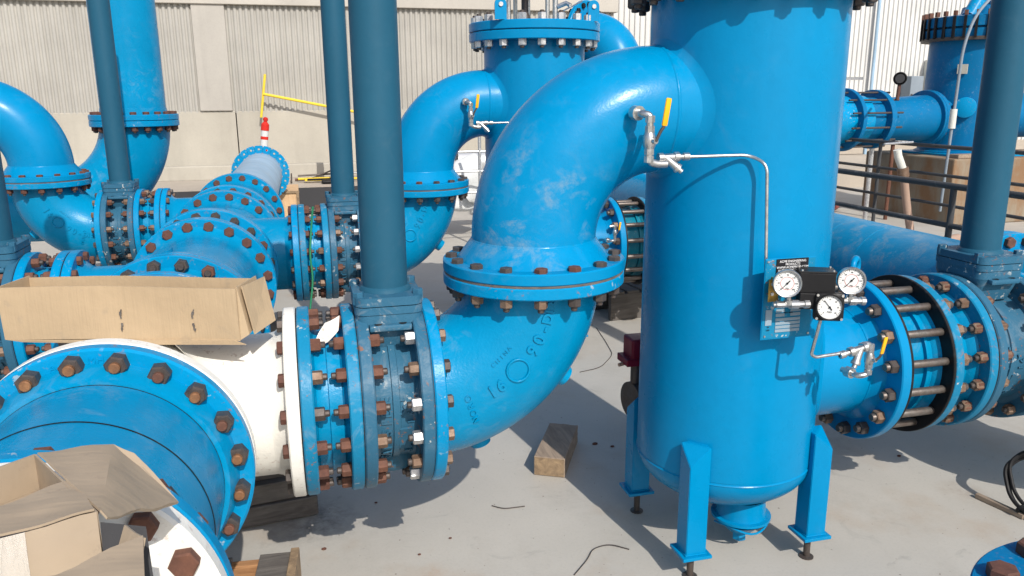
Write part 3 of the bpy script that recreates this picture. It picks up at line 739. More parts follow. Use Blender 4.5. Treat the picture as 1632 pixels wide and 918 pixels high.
# dismantling joints with long tie rods (X from vessel axis)
def dismantling(label, y, sleeve='teal'):
    t = thing('dismantling_joint', label, 'pipe coupling', (2.0, y, ZO), 0, 'dismantling joints with long tie rods')
    ax = (1, 0, 0)
    part('gasket', lathe(NB(), [(-.004, .1), (-.004, .303), (.006, .303), (.006, .1)], axis=ax, seg=96), 'black', t)
    part('sleeve', lathe(NB(), [(.006, .285), (.012, .24), (.02, .222), (.118, .222), (.120, .236), (.132, .236), (.134, .228), (.15, .228), (.156, .236), (.17, .244), (.175, .26)], axis=ax, seg=96), 'teal' if sleeve == 'green' else 'blue', t, 50)
    part('follower_ring', lathe(NB(), flange_prof(.172, .184, .304, .1, .002), axis=ax, seg=112), 'black', t)
    part('flange', lathe(NB(), flange_prof(.186, .224, .300, .1), axis=ax, seg=112), 'blue_worn', t)
    part('body', lathe(NB(), [(.224, .232), (.235, .225), (.305, .225), (.32, .24), (.336, .25)], axis=ax, seg=96), 'blue', t)
    part('flange', lathe(NB(), flange_prof(.335, .372, .300, .1), axis=ax, seg=112), 'blue_worn', t)
    part('gasket', lathe(NB(), [(.372, .1), (.372, .296), (.376, .296), (.376, .1)], axis=ax, seg=96), 'black', t)
    Fm = frame(ax)
    for i in range(16):
        a = 2*pi*(i+.5)/16; p = Fm @ Vector((.27*cos(a), .27*sin(a), 0))
        rod = part('tie_rod', lathe(NB(), [(-.088, 0), (-.088, .0125), (-.085, .0145), (.268, .0145), (.271, .0125), (.271, 0)], p, ax, 14), 'rod', t)
        for s0_, s1_, mm in ((-.0455, -.074, 'dark' if i % 3 else 'rust_pale'), (.225, .252, 'rust_pale')):
            bm = NB(); hexa(bm, 0, s1_-s0_, .043); bm.transform(Matrix.Translation(p+Vector((s0_, 0, 0))) @ Fm.to_4x4() @ Matrix.Rotation(i*.7, 4, 'Z')); part('nut', bm, mm, rod, 30)
    joint(t, (.333, 0, 0), (1, 0, 0), .27, 16, .08, .036, ('rust_pale', 'rust_pale', 'rust'), ('rust_pale',), stud0=True, phase=.5)
    return t
dismantling('black and blue dismantling joint with long tie rods beside the gauges', 2.475)
dismantling('dismantling joint with tie rods seen between the elbow and the big vessel', 5.02, 'green')
gate_valve('dark blue gate valve with a post at the right edge of the photo', 2.379, 2.75, (0, 2.475, ZO), 0, L=.282, plate=.335, nuts=('rust', 'rust_pale', 'rust'), rb=.215)
gate_valve('dark blue gate valve hidden behind the big vessel', 2.379, 2.75, (0, 5.02, ZO), 0, L=.282, plate=.335, nuts=('rust', 'rust_pale'), rb=.215)

# lifting eye on the outlet flange
bm = NB(); sweep(bm, [Vector((.033*cos(2*pi*k/32), 0, .033*sin(2*pi*k/32))) for k in range(33)], .0125, 12, caps=False)
bm.transform(Matrix.Translation((.522, .02, ZO+.347)) @ Matrix.Rotation(radians(38), 4, 'Z')); lathe(bm, [(.28, .014), (.318, .014)], (.522, .02, ZO), (0, 0, 1), 12)
part('lifting_eye', bm, 'blue_new', v1, 60)

# right-hand header
def right_header():
    X = 3.15; Z = ZO
    t = thing('pipe_tee', 'blue tee joining the right header at the right edge, rusty bolts on its rear flange', 'pipe tee', (X, 2.475, Z), 0, 'tees on the right header')
    part('body', lathe(NB(), [(-.42, .274), (.42, .274)], axis=(0, 1, 0), seg=80), 'blue', t); part('branch', lathe(NB(), [(.2, .222), (.45, .222)], axis=(-1, 0, 0), seg=64), 'blue', t)
    part('branch_flange', lathe(NB(), flange_prof(.448, .485, RB, .1), axis=(-1, 0, 0), seg=96), 'blue_flange', t)
    for s_ in (-.463, .42): part('flange', lathe(NB(), flange_prof(s_, s_+.043, RF, .15), axis=(0, 1, 0), seg=96), 'blue_flange', t)
    joint(t, (0, .42, 0), (0, 1, 0), .3175, 20, .09, .046, ('rust',), ('rust',)); 
    p = thing('header_pipe', 'long blue header pipe running away behind the big vessel', 'pipe', (X, 2.942, Z), 0, 'header pipes on the right')
    part('body', lathe(NB(), [(.04, .270), (.06, .258), (.75, .258), (.7505, .2565), (.754, .2565), (.7545, .258), (1.05, .258), (1.0505, .2565), (1.054, .2565), (1.0545, .258), (1.66, .258)], axis=(0, 1, 0), seg=96), 'blue_mud', p)
    part('flange', lathe(NB(), flange_prof(0, .043, RF, .15), axis=(0, 1, 0), seg=96), 'blue_flange', p)
    part('body', lathe(NB(), [(1.6, .258), (1.62, .258)], axis=(0, 1, 0), seg=64), 'blue', p) if False else None
    t2 = thing('pipe_tee', 'blue tee on the right header behind the big vessel', 'pipe tee', (X, 5.02, Z), 0, 'tees on the right header')
    part('body', lathe(NB(), [(-.42, .274), (.42, .274)], axis=(0, 1, 0), seg=80), 'blue', t2); part('branch', lathe(NB(), [(.2, .222), (.45, .222)], axis=(-1, 0, 0), seg=64), 'blue', t2)
    part('branch_flange', lathe(NB(), flange_prof(.448, .485, RB, .1), axis=(-1, 0, 0), seg=96), 'blue_flange', t2)
    p2 = thing('header_pipe', 'blue header pipe beyond the rear tee', 'pipe', (X, 5.45, Z), 0, 'header pipes on the right')
    part('body', lathe(NB(), [(0, .258), (3.2, .258), (3.2, 0)], axis=(0, 1, 0), seg=96), 'blue', p2)
right_header()

# ------------------------------------------------------------------ instruments
def ball_tap(t, P, lever=True, k=1.0, mirror=1, lev=(.03, .045, .10)):
    """elbow nipple, ball valve, elbow; P = tap point on the pipe, k = scale"""
    P = Vector(P)
def taps(label, P, end, k=1.2, upw=False):
    t = thing('sampling_tap', label, 'valve', P, 0, 'small stainless sampling taps')
    m = lambda *a: Vector(a)*k
    if not upw:
        path = [m(-.016, .05, .012), m(-.012, .0, .010), m(.004, -.012, .006), m(.004, -.012, -.105), m(.03, -.012, -.113), m(.052, -.012, -.113)]
    else:
        path = [m(-.04, .07, -.005), m(-.03, .0, -.005), m(.0, -.005, .0), m(.0, -.005, .10), m(-.02, -.005, .105), m(-.04, -.005, .10)]
    bm = sweep(NB(), fillet(path, .018*k, 6), .0095*k, 14)
    a, b = path[3-1], path[3]
    for q in (.08, .30, .78, .95):
        c = path[2].lerp(path[3], q); lathe(bm, [(-.008*k, 0), (-.008*k, .0125*k), (.008*k, .0125*k), (.008*k, 0)], c, (0, 0, 1), 8)
    c = path[0].lerp(path[1], .45); lathe(bm, [(-.012*k, 0), (-.012*k, .018*k), (.012*k, .018*k), (.012*k, 0)], c, path[1]-path[0], 12)
    bv = path[2].lerp(path[3], .55); lathe(bm, [(-.02*k, 0), (-.02*k, .012*k), (-.01*k, .016*k), (.01*k, .016*k), (.02*k, .012*k), (.02*k, 0)], bv, (0, 0, 1), 14)
    lathe(bm, [(0, .007*k), (.026*k, .007*k), (.026*k, 0)], bv, (.25, -1, 0), 10)
    part('fitting', bm, 'steel', t, 40)
    hub = bv+m(.006, -.024, 0)
    lev = [hub, hub+m(.010, -.004, .024), hub+m(.018, -.006, .036)] if not upw else [hub, hub+m(.010, -.004, .012), hub+m(.014, -.006, .022)]
    lv = part('lever', sweep(NB(), lev, .0042*k, 8), 'dark', t)
    a = lev[-1]; b = a+(m(.007, -.006, .066) if not upw else m(.006, -.006, .058))
    bm = NB(); d = (b-a).normalized(); x = Vector((1, .25, 0)).normalized(); x = (x-d*x.dot(d)).normalized()
    box(bm, (0, 0, 0), (.016*k, (b-a).length, .006*k), bev=.0028*k); bm.transform(basis(x, d, (a+b)/2)); part('lever_grip', bm, 'lever', lv, 40)
    return t, path
tA, pA = taps('stainless tap with yellow lever on the large scuffed elbow', (.983, 2.205, 1.583), None)
def y_strainer(label, a, b, leg, nut_end=None):
    a, b, leg = Vector(a), Vector(b), Vector(leg)
    t = thing('y_strainer', label, 'strainer', a, 0, 'stainless y strainers'); d = (b-a); L = d.length; dn = d.normalized()
    bm = lathe(NB(), [(0, 0), (0, .014), (L*.22, .0145), (L*.24, .0105), (L*.75, .0115), (L*.77, .0155), (L, .0155), (L, .009), (L+.014, .009), (L+.015, .012), (L+.034, .012), (L+.035, .005)], (0, 0, 0), dn, 12)
    part('body', bm, 'steel', t, 40)
    g = leg-(a+d*.35); bm = lathe(NB(), [(0, .011), (g.length*.8, .0125), (g.length*.82, .015), (g.length, .015), (g.length, .008), (g.length+.012, .008), (g.length+.012, 0)], d*.35, g, 12); part('screen_leg', bm, 'steel', t, 40)
    return t
y_strainer('stainless y strainer hanging beside the upper tap, tube leading right', (1.022, 2.20, 1.466), (1.088, 2.20, 1.467), (1.083, 2.185, 1.432))
def tubing(label, pts, r=.0052):
    o = part('steel_tube', sweep(NB(), fillet(pts, .03, 8), r, 12), 'steel', None, 60)
    return tag(o, label, 'tube', 'bent stainless tubes')
tubing('thin stainless tube running from the upper tap down to the left gauge', [(1.11, 2.20, 1.4665), (1.312, 2.18, 1.469), (1.345, 2.13, 1.445), (1.358, 2.11, 1.05), (1.365, 2.06, 1.036), (1.384, 2.02, 1.033)])
# rear vessel tap (seen small)
tB, pB = taps('small tap with yellow lever on the rear elbow', (.978, 4.757, 1.60), None)
y_strainer('y strainer on the rear elbow tap', (1.014, 4.745, 1.488), (1.082, 4.745, 1.488), (1.08, 4.73, 1.445))
tubing('thin stainless tube from the rear tap to the rear vessel', [(1.11, 4.745, 1.488), (1.35, 4.72, 1.49), (1.36, 4.70, 1.05)])
tC, pC = taps('small tap with yellow lever on the rear vessel outlet', (1.90, 4.70, .74), None, .9, True)

# nameplate on a bracket welded to the shell
t = thing('nameplate', 'blue metal nameplate with a black header behind the gauges', 'nameplate', (1.43, 2.09, 1.03))
L = lambda x, y, z: (x-1.43, y-2.09, z-1.03)
bm = NB(); box(bm, L(1.4275, 2.095, 1.032), (.176, .004, .258), bev=.001); box(bm, L(1.43, 2.13, 1.08), (.05, .07, .12)); part('plate', bm, 'blue_new', t, 0)
bm = NB(); box(bm, L(1.427, 2.0925, 1.032), (.170, .002, .250)); part('engraved_sheet', bm, 'blue_worn', t, 0)
bm = NB(); box(bm, L(1.431, 2.0895, 1.126), (.110, .003, .066)); part('header_panel', bm, 'ink', t, 0)
txt = ['ACME ENGINEERING', 'PRODUCTS', 'WWW.ACMEPROD.COM', 'AUTOMATIC SCRAPER', 'STRAINER', 'MODEL  16-000', 'SERIES']
bm = NB()
for i, s_ in enumerate(txt): join(bm, text_bm(s_, .0098, .0004, basis((1, 0, 0), (0, 0, 1), L(1.431, 2.0876, 1.151-i*.0093))))
part('header_lettering', bm, 'letters', t, 0)
bm = NB()
for z_, h_, x_, w_ in ((.995, .010, 1.402, .030), (.995, .010, 1.455, .034), (.981, .010, 1.402, .030), (.981, .010, 1.455, .034), (.966, .009, 1.430, .086), (.954, .009, 1.430, .086), (.942, .009, 1.430, .086), (.930, .009, 1.430, .086), (.975, .05, 1.362, .022)):
    box(bm, L(x_, 2.0905, z_), (w_, .002, h_))
part('data_field', bm, 'platelines', t, 0)
bm = NB()
for i, (s_, x_, z_) in enumerate((('MODEL', 1.402, 1.004), ('SERIAL NO', 1.452, 1.004), ('MAX PRESS', 1.43, .987), ('PSI', 1.362, .945), ('SIZE', 1.362, .935))): join(bm, text_bm(s_, .0062, .0003, basis((1, 0, 0), (0, 0, 1), L(x_, 2.0888, z_))))
part('data_lettering', bm, 'ink', t, 0)
for x_, z_ in ((1.348, 1.152), (1.352, .915), (1.506, .915)): part('rivet', lathe(NB(), [(0, .004), (.003, .003), (.003, 0)], L(x_, 2.0912, z_), (0, -1, 0), 12), 'steel', t)
t = thing('gauge_bracket', 'brass coloured bracket beside the left gauge', 'bracket', (1.352, 2.06, 1.07)); bm = NB(); box(bm, (0, 0, 0), (.034, .004, .07), bev=.001); box(bm, (.012, .018, 0), (.004, .034, .07)); part('plate', bm, 'brass', t, 0)
for z_ in (-.01, .02): part('screw', lathe(NB(), [(0, .006), (.004, .005), (.004, 0)], (-.006, -.002, z_), (0, -1, 0), 12), 'steel', t)

def gauge(label, c, R, ndir, nd, square=False, red=True):
    n = Vector(nd).normalized(); t = thing('pressure_gauge', label, 'gauge', c, 0, 'pressure gauges')
    up = Vector((0, 0, 1)); x = up.cross(n).normalized(); y = n.cross(x)
    Bm = Matrix((x, y, n)).transposed().to_4x4()
    if square:
        bm = NB(); box(bm, (0, 0, -.012), (R*2.42, R*2.42, .034), bev=.012); lathe(bm, [(.004, R*1.12), (.012, R*1.10), (.012, R*.99), (.008, R*.98)], seg=48); bm.transform(Bm); part('housing', bm, 'blackbox', t, 40)
        bm = NB()
        for a in (-1, 1):
            for b in (-1, 1): lathe(bm, [(.004, .0045), (.008, .004), (.008, 0)], (a*R*.98, b*R*.98, 0), seg=10)
        bm.transform(Bm); part('screw', bm, 'steel', t)
    else:
        bm = lathe(NB(), [(-.034, 0), (-.034, R*.9), (-.030, R*1.02), (.0, R*1.04), (.004, R*1.12), (.010, R*1.12), (.013, R*1.06), (.012, R*.98), (.007, R*.97)], seg=56); bm.transform(Bm); part('case', bm, 'steel', t, 40)
    bm = lathe(NB(), [(.0055, 0), (.0055, R*1.0)], seg=56); bm.transform(Bm); dl = part('dial', bm, 'dial', t, 0)
    bm = NB()
    for k in range(0, 28):
        a = radians(225-k*10); r0 = R*(.78 if k % 3 == 0 else .84); r1 = R*.92
        b_ = NB(); box(b_, (0, 0, 0), (r1-r0, R*(.03 if k % 3 == 0 else .018), .0004)); b_.transform(Matrix.Translation((cos(a)*(r0+r1)/2, sin(a)*(r0+r1)/2, .0062)) @ Matrix.Rotation(a, 4, 'Z')); join(bm, b_)
    for k, s_ in enumerate(('0', '30', '60', '90', '120', '150', '200') if not square else ('0', '5', '10', '15', '20', '25', '30')):
        a = radians(225-k*45); join(bm, text_bm(s_, R*.17, .0002, Matrix.Translation((cos(a)*R*.66, sin(a)*R*.66, .0062))))
    join(bm, text_bm('PSI' if not square else 'PSID', R*.20, .0002, Matrix.Translation((0, -R*.42, .0062))))
    bm.transform(Bm); part('scale', bm, 'ink', dl, 0)
    if not square:
        bm = lathe(NB(), [(.0060, R*.50), (.0064, R*.50), (.0064, R*.52), (.0060, R*.52)], seg=48); bm.transform(Bm); part('red_scale', bm, 'red', dl, 0)
    ang = radians(nd_angle)
    bm = NB(); b_ = NB(); box(b_, (R*.22, 0, .0075), (R*1.0, R*.045, .0006)); box(b_, (-R*.16, 0, .0075), (R*.3, R*.085, .0006)); b_.transform(Matrix.Rotation(ang, 4, 'Z')); join(bm, b_); lathe(bm, [(.006, R*.09), (.0095, R*.08), (.0095, 0)], seg=16); bm.transform(Bm); part('needle', bm, 'ink', dl, 0)
    return t
nd_angle = 228; gauge('round steel gauge at left of the black gauge block', (1.367, 2.015, 1.102), .0375, 0, (-.45, -.89, .12))
nd_angle = 228; gauge('round steel gauge at right of the black gauge block', (1.588, 2.015, 1.096), .0375, 0, (-.45, -.89, .12))
nd_angle = 128; gauge('square black differential gauge hanging lowest in the middle', (1.497, 1.985, 1.027), .036, 0, (-.42, -.90, .1), True)
t = thing('gauge_block', 'black boxy gauge block between the two round gauges', 'gauge', (1.485, 2.045, 1.075)); 
rz_ = Matrix.Rotation(radians(-25), 3, 'Z')
bm = NB(); box(bm, (.0, 0, .02), (.105, .07, .062), rz_, bev=.003); box(bm, (-.02, .0, -.035), (.062, .066, .05), rz_, bev=.003); part('body', bm, 'blackbox', t, 0)
bm = NB(); box(bm, (0, 0, .053), (.108, .073, .006), rz_, bev=.002); part('lid', bm, 'blackbox', t, 0)
for a in (-1, 1):
    for b in (-1, 1):
        p_ = rz_ @ Vector((a*.045, b*.028, .056)); part('screw', lathe(NB(), [(0, .004), (.004, .0035), (.004, 0)], p_, seg=8), 'steel', t)
def manifold(label, a, b, gx):
    a, b = Vector(a), Vector(b); t = thing('gauge_manifold', label, 'pipe fitting', a, 0, 'gauge fittings'); d = b-a; L_ = d.length
    bm = lathe(NB(), [(0, 0), (0, .007), (.008, .007), (.009, .011), (L_*.3, .011), (L_*.32, .009), (L_*.45, .009), (L_*.47, .014), (L_*.7, .014), (L_*.72, .010), (L_*.85, .010), (L_*.86, .013), (L_, .013), (L_, 0)], (0, 0, 0), d, 10)
    c = d*gx; lathe(bm, [(0, .013), (.014, .013), (.015, .008), (.030, .008), (.031, .011), (.045, .011)], c, (0, .0, 1), 10); part('fitting', bm, 'steel', t, 30)
manifold('steel fitting under the left round gauge', (1.384-.05, 2.03, 1.034), (1.450, 2.02, 1.031), .42)
manifold('steel fitting under the right round gauge', (1.548, 2.03, 1.033), (1.640, 2.01, 1.029), .5)
tubing('thin stainless tube looping from the lower tap up to the square gauge', [(1.482, 2.00, .985), (1.474, 2.02, .868), (1.49, 2.02, .858), (1.600, 2.02, .864)])
y_strainer('stainless y strainer beside the lower tap at the outlet flange', (1.672, 2.02, .876), (1.610, 2.02, .863), (1.628, 2.01, .826))
tD, pD = taps('stainless tap with yellow lever on the outlet nozzle', (1.703, 2.045, .775), None, .98, True)

# maroon actuator and round handwheel flange behind the vessel
t = thing('drain_valve', 'maroon boxed drain valve with a round disc half hidden behind the big vessel', 'valve', (1.19, 2.86, .42))
bm = NB(); box(bm, (.085, 0, .225), (.10, .10, .10), bev=.008); box(bm, (.075, 0, .18), (.125, .11, .03), bev=.004); part('actuator', bm, 'maroon', t, 0)
part('disc_flange', lathe(NB(), [(-.012, 0), (-.012, .078), (.012, .078), (.012, 0)], (.065, .0, .0), (1, .15, 0), 40), 'dark', t)
part('pipe', lathe(NB(), [(0, .035), (.2, .035)], (.06, 0, 0), (1, 0, 0), 24), 'galv', t)
part('stem', lathe(NB(), [(.0, .022), (.17, .022)], (.075, 0, 0), seg=14), 'dark', t)
part('conduit_end', sweep(NB(), [(.03, 0, .165), (-.005, -.01, .163)], .008, 8), 'hose', t)

# ------------------------------------------------------------------ big riser at the back left
t = thing('tall_riser', 'tall blue riser pipe with a flange and elbow behind the left gate valve', 'pipe', (-1.36, 7.45, 0)); z0 = 1.655-.193-.0
part('pipe', lathe(NB(), [(z0+.05, .262), (z0+.10, .260), (z0+.101, .256), (4.2, .256)], seg=64), 'blue', t)
part('flange', lathe(NB(), flange_prof(z0+.003, z0+.05, .349, .1), seg=80), 'blue_flange', t)
part('flange', lathe(NB(), flange_prof(z0-.047, z0, .349, .1), seg=80), 'blue_flange', t)
R_ = .72; pts = [Vector((-R_+R_*cos(a), 0, z0-sin(a)*R_)) for a in [pi/2*i/36 for i in range(37)]]
bm = NB(); sweep(bm, pts, .274, 64, caps=False); lathe(bm, [(0, .274), (2.5, .274)], (-R_, 0, z0-R_), (-1, 0, 0), 64); part('elbow', bm, 'blue', t, 60)
bm = NB(); slab(bm, [(.02, 0, 0), (.165, 0, 0), (.150, 0, z0-.60), (.02, 0, z0-.80)], .03); box(bm, (.13, 0, .34), (.26, .25, .02)); part('support_leg', bm, 'blue', t, 0)
joint(t, (0, 0, z0+.05), (0, 0, -1), .31, 20, .097, .045, ('rust_dark',), ('rust_dark',))
lathe_b = NB(); sweep(lathe_b, [(-.62, -.14, z0-.38), (-.65, -.16, z0-.29)], .014, 8); part('small_nipple', lathe_b, 'blue', t)

# far elbow with face flange, behind the rear vessel
t = thing('steel_elbow', 'blue elbow with a bolted flange rising behind the rear vessel', 'pipe elbow', (3.05, 8.45, 0)); zc = 2.26
R_ = .40; d_ = Vector((.62, -.78, 0)).normalized()
pts = [Vector((0, 0, zc))+d_*(R_*sin(a))+Vector((0, 0, -R_+R_*cos(a))) for a in [pi/2*i/36 for i in range(37)]]
bm = NB(); sweep(bm, pts+[pts[-1]+Vector((0, 0, -1.8))], .25, 56, caps=False); part('body', bm, 'blue_new', t, 60)
part('flange', lathe(NB(), flange_prof(-.045, 0, .37, .1), (0, 0, zc), d_, 72), 'blue_new', t)
joint(t, Vector((0, 0, zc)), -d_, .322, 18, .05, .05, ('black',), ('black',))

# bottom right flange close to the camera
t = thing('blind_flange', 'blue blind flange with a rusty hex bolt at the bottom right corner', 'flange', (1.745, 1.075, 0)); 
lathe_p = [(0, .22), (.40, .22), (.44, .26)]
part('pipe', lathe(NB(), lathe_p, seg=64), 'blue', t)
part('flange', lathe(NB(), flange_prof(.44, .478, .385, 0), seg=128), 'machine', t)  # flange and cover take a darker blue that paints in their shade
part('cover', lathe(NB(), flange_prof(.481, .519, .385, 0), seg=128), 'machine', t)
joint(t, (0, 0, .519), (0, 0, -1), .322, 12, .079, .062, ('rust_dark',), ('rust',), phase=.78)

# ------------------------------------------------------------------ cardboard, timber, floor bits
def flat_box():
    t = thing('cardboard_box', 'long flat open cardboard box lying on the white tee', 'cardboard box', (-.508, 2.428, .984), radians(-16.2))
    W, D, H = .675, .145, .152; th = .004
    def wob(bm, amp=.004):
        for v in bm.verts:
            v.co.y += amp*sin(v.co.x*9+v.co.z*14); v.co.z += amp*.8*sin(v.co.x*7+2)
    bm = NB(); box(bm, (0, -D/2, H/2), (W, th, H)); bmesh.ops.subdivide_edges(bm, edges=bm.edges[:], cuts=6, use_grid_fill=True); wob(bm); part('front_wall', bm, 'card', t, 30)
    bm = NB(); box(bm, (0, D/2, H/2-.004), (W, th, H)); bmesh.ops.subdivide_edges(bm, edges=bm.edges[:], cuts=6, use_grid_fill=True); wob(bm); part('back_wall', bm, 'card', t, 30)
    bm = NB(); box(bm, (0, 0, .002), (W, D, th)); part('bottom', bm, 'card', t, 0)
    bm = NB(); slab(bm, [(-W/2, -D/2, 0), (-W/2, D/2, 0), (-W/2, D/2, H), (-W/2, -D/2, H)], th); part('side_wall', bm, 'card', t, 0)
    bm = NB(); slab(bm, [(W/2, -D/2, 0), (W/2+.02, -D/2+.012, .012), (W/2+.022, D/2-.01, .03), (W/2+.004, D/2, H), (W/2, -D/2, H)], th); part('side_wall', bm, 'card', t, 0)
    bm = NB(); slab(bm, [(W/2+.012, -D/2+.01, H), (W/2+.03, D/2, H-.002), (W/2+.060, D/2-.02, .022), (W/2+.036, -D/2+.015, .012)], th); part('end_flap', bm, 'card', t, 0)
    bm = NB(); slab(bm, [(-W/2, -D/2-.002, .0), (W/2-.02, -D/2-.002, .0), (W/2+.015, -D/2-.0, -.014), (.1, -D/2-.001, -.014), (-W/2+.05, -D/2, -.008)], th); part('bottom_edge', bm, 'card', t, 0)
    bm = NB()
    for x in (-.22, .005, .21):
        for z, w_ in ((.035, .004), (.045, .006), (.068, .004), (.078, .007), (.085, .003), (.03, .003)):
            box(bm, (x+random.uniform(-.003, .003), -D/2-.0035, z), (w_, .0012, .009), Matrix.Rotation(random.uniform(-.4, .4), 3, 'Y'))
    part('staple_tears', bm, 'wood_grey', t, 0)
flat_box()
def torn_box():
    t = thing('cardboard_box', 'torn open cardboard box with stretch film at the bottom left corner', 'cardboard box', (-.40, 1.15, 1.0))
    L = lambda x, y, z: (x+.40, y-1.15, z-1.0)
    th = .0035
    def sheet(name, poly, mat='card2', sub=5, amp=.0013):
        bm = NB(); slab(bm, [L(*p) for p in poly], th)
        bmesh.ops.triangulate(bm, faces=bm.faces[:]); bmesh.ops.subdivide_edges(bm, edges=[e for e in bm.edges if e.calc_length() > .02], cuts=sub, use_grid_fill=True)
        for v in bm.verts:
            k = amp*(sin(v.co.x*61+v.co.y*37)+.7*sin(v.co.y*83-v.co.x*29)); v.co.z += k; v.co.y += k*.5
        return part(name, bm, mat, t, 40)
    sheet('right_wall', [(-0.432, 1.284, 1.114), (-0.297, 1.065, 1.114), (-0.297, 1.065, 1.000), (-0.432, 1.284, 1.054)], sub=2, amp=.001)
    sheet('back_wall', [(-0.611, 1.124, 1.114), (-0.432, 1.284, 1.114), (-0.432, 1.284, 1.054), (-0.611, 1.124, 1.054)], sub=2, amp=.001)
    sheet('bottom', [(-0.436, 1.278, 1.054), (-0.301, 1.065, 1.054), (-0.369, 1.040, 1.054), (-0.592, 0.962, 1.054), (-0.601, 1.119, 1.054)], sub=3, amp=.0006)
    sheet('rear_flap', [(-0.428, 1.284, 1.116), (-0.329, 1.318, 1.104), (-0.299, 1.313, 1.086), (-0.231, 1.260, 1.014), (-0.237, 1.244, 1.019), (-0.286, 1.068, 1.102), (-0.293, 1.068, 1.114)], sub=6, amp=.0016)
    sheet('front_flap', [(-0.611, 0.962, 1.121), (-0.428, 1.116, 1.114), (-0.352, 1.186, 1.110), (-0.299, 1.065, 1.117), (-0.369, 1.036, 1.117), (-0.555, 0.953, 1.119)], sub=5, amp=.0012)
    sheet('front_wall', [(-0.297, 1.065, 1.114), (-0.369, 1.036, 1.114), (-0.363, 1.004, 1.002), (-0.289, 1.031, 1.002)], sub=3, amp=.0012)
    sheet('side_wall', [(-0.369, 1.036, 1.114), (-0.592, 0.953, 1.114), (-0.592, 0.916, 1.002), (-0.363, 1.004, 1.002)], sub=3, amp=.002)
    bm = NB(); slab(bm, [L(-0.295, 1.069, 1.097), L(-0.242, 1.078, 1.077), L(-0.231, 1.036, 1.002), L(-0.289, 1.027, 1.002)], .004); part('cavity_shade_sheet', bm, 'membrane', t, 0)  # black sheet standing in for the shade inside the box cavity
    sheet('inner_panel', [(-0.262, 1.057, 1.095), (-0.228, 1.002, 1.102), (-0.242, 0.971, 1.039), (-0.282, 1.004, 1.030)], sub=3, amp=.001)
    sheet('lower_flap', [(-0.389, 0.911, 1.108), (-0.313, 0.935, 1.106), (-0.230, 1.003, 1.104), (-0.209, 0.888, 1.095), (-0.389, 0.833, 1.104)], sub=4, amp=.0014)
    bm = NB(); slab(bm, [L(-0.597, 0.949, 1.120), L(-0.372, 1.030, 1.116), L(-0.364, 0.997, 0.998), L(-0.597, 0.908, 0.998)], .0008); part('stretch_film', bm, 'film', t, 0)
torn_box()
def timber_block():
    t = thing('timber_block', 'short weathered timber block on the floor below the middle elbow', 'timber', (1.0, 3.24, 0), 0)
    a = Vector((.905, 3.121)); b = Vector((1.028, 3.056)); u = (b-a).normalized(); ang = atan2(u.y, u.x); t.rotation_euler = (0, 0, ang)
    t.location = (.5*(a.x+b.x)-u.y*.19*1, .5*(a.y+b.y)+u.x*.19, 0)
    bm = NB(); box(bm, (0, 0, .046), (.139, .38, .09), bev=.003); bmesh.ops.subdivide_edges(bm, edges=[e for e in bm.edges if e.calc_length() > .05], cuts=5, use_grid_fill=True)
    for v in bm.verts:
        v.co.x += random.uniform(-.0008, .0008)
        if v.co.y > .17: v.co.y += random.uniform(-.006, .006)
    part('block', bm, 'wood', t, 0)
    bm = NB(); box(bm, (0, -.1905, .046), (.131, .002, .083)); part('sawn_end', bm, 'wood_end', t, 0)
timber_block()
t = thing('timber_cribbing', 'dark stacked timber boards under the white tee', 'timber', (-.3, 3.05, 0), radians(8))
for k, (z_, w_, y_) in enumerate(((.045, .52, 0), (.13, .50, .01), (.13, .50, .16), (.045, .5, .17), (.21, .46, .05), (.30, .46, .06), (.385, .44, .06))):
    bm = NB(); box(bm, (0, y_, z_), (w_, .14, .08), bev=.004); part('board', bm, 'wood_grey', t, 0)
def pallet(label, loc, rz, top='wood_grey', W=.50, D=.4, H=.14, name='wooden_pallet', n=4):
    t = thing(name, label, 'pallet', loc, rz, 'wooden pallets and cribs')
    for i in range(n):
        bm = NB(); box(bm, (-W/2+(i+.5)*W/n, 0, H-.009), (W/n*.82, D, .018), bev=.002); part('deck_board', bm, top, t, 0)
    for s_ in (-1, 0, 1):
        bm = NB(); box(bm, (0, s_*(D/2-.02), (H-.018)/2), (W, .04, H-.02), bev=.003); part('stringer', bm, 'wood_orange' if top == 'ply' or top == 'orange' else top, t, 0)
    return t
t = thing('wooden_pallet', 'orange brown wooden pallet corner on the floor below the near blue flange', 'pallet', (-.38, 2.42, 0), radians(-5), 'wooden pallets and cribs')
for y_ in (-.12,): 
    bm = NB(); box(bm, (-.02, y_+.0, .078), (.50, .035, .09), bev=.003); part('stringer', bm, 'wood_orange', t, 0)
bm = NB(); box(bm, (-.02, .12, .078), (.50, .035, .09), bev=.003); part('stringer', bm, 'wood_orange', t, 0)
bm = NB(); box(bm, (.255, 0, .075), (.028, .29, .15), bev=.003); part('end_board', bm, 'wood_end', t, 0)
for x_ in (-.2, 0, .19):
    bm = NB(); box(bm, (x_, 0, .133), (.10, .27, .016), bev=.002); part('deck_board', bm, 'wood_grey', t, 0)
bm = NB(); box(bm, (-.02, 0, .025), (.5, .27, .016), bev=.002); part('base_board', bm, 'wood_end', t, 0)
pallet('small pallet under the second branch coupling', (-.32, 5.1, 0), .05, 'wood', .62, .5, .20)
pallet('dark pallet under the outlet of the rear vessel', (2.36, 5.72, 0), .1, 'wood_grey', .5, .7, .22)
pallet('wooden pallet under the left cast elbow', (-1.75, 6.2, 0), 0, 'wood', .9, .9, .14)
t = thing('plywood_crate', 'plywood crate supporting the pale far pipe', 'crate', (-.3, 11.0, 0))
bm = NB(); box(bm, (.0, 0, .235), (.42, .8, .47), bev=.004); part('box', bm, 'ply', t, 0)
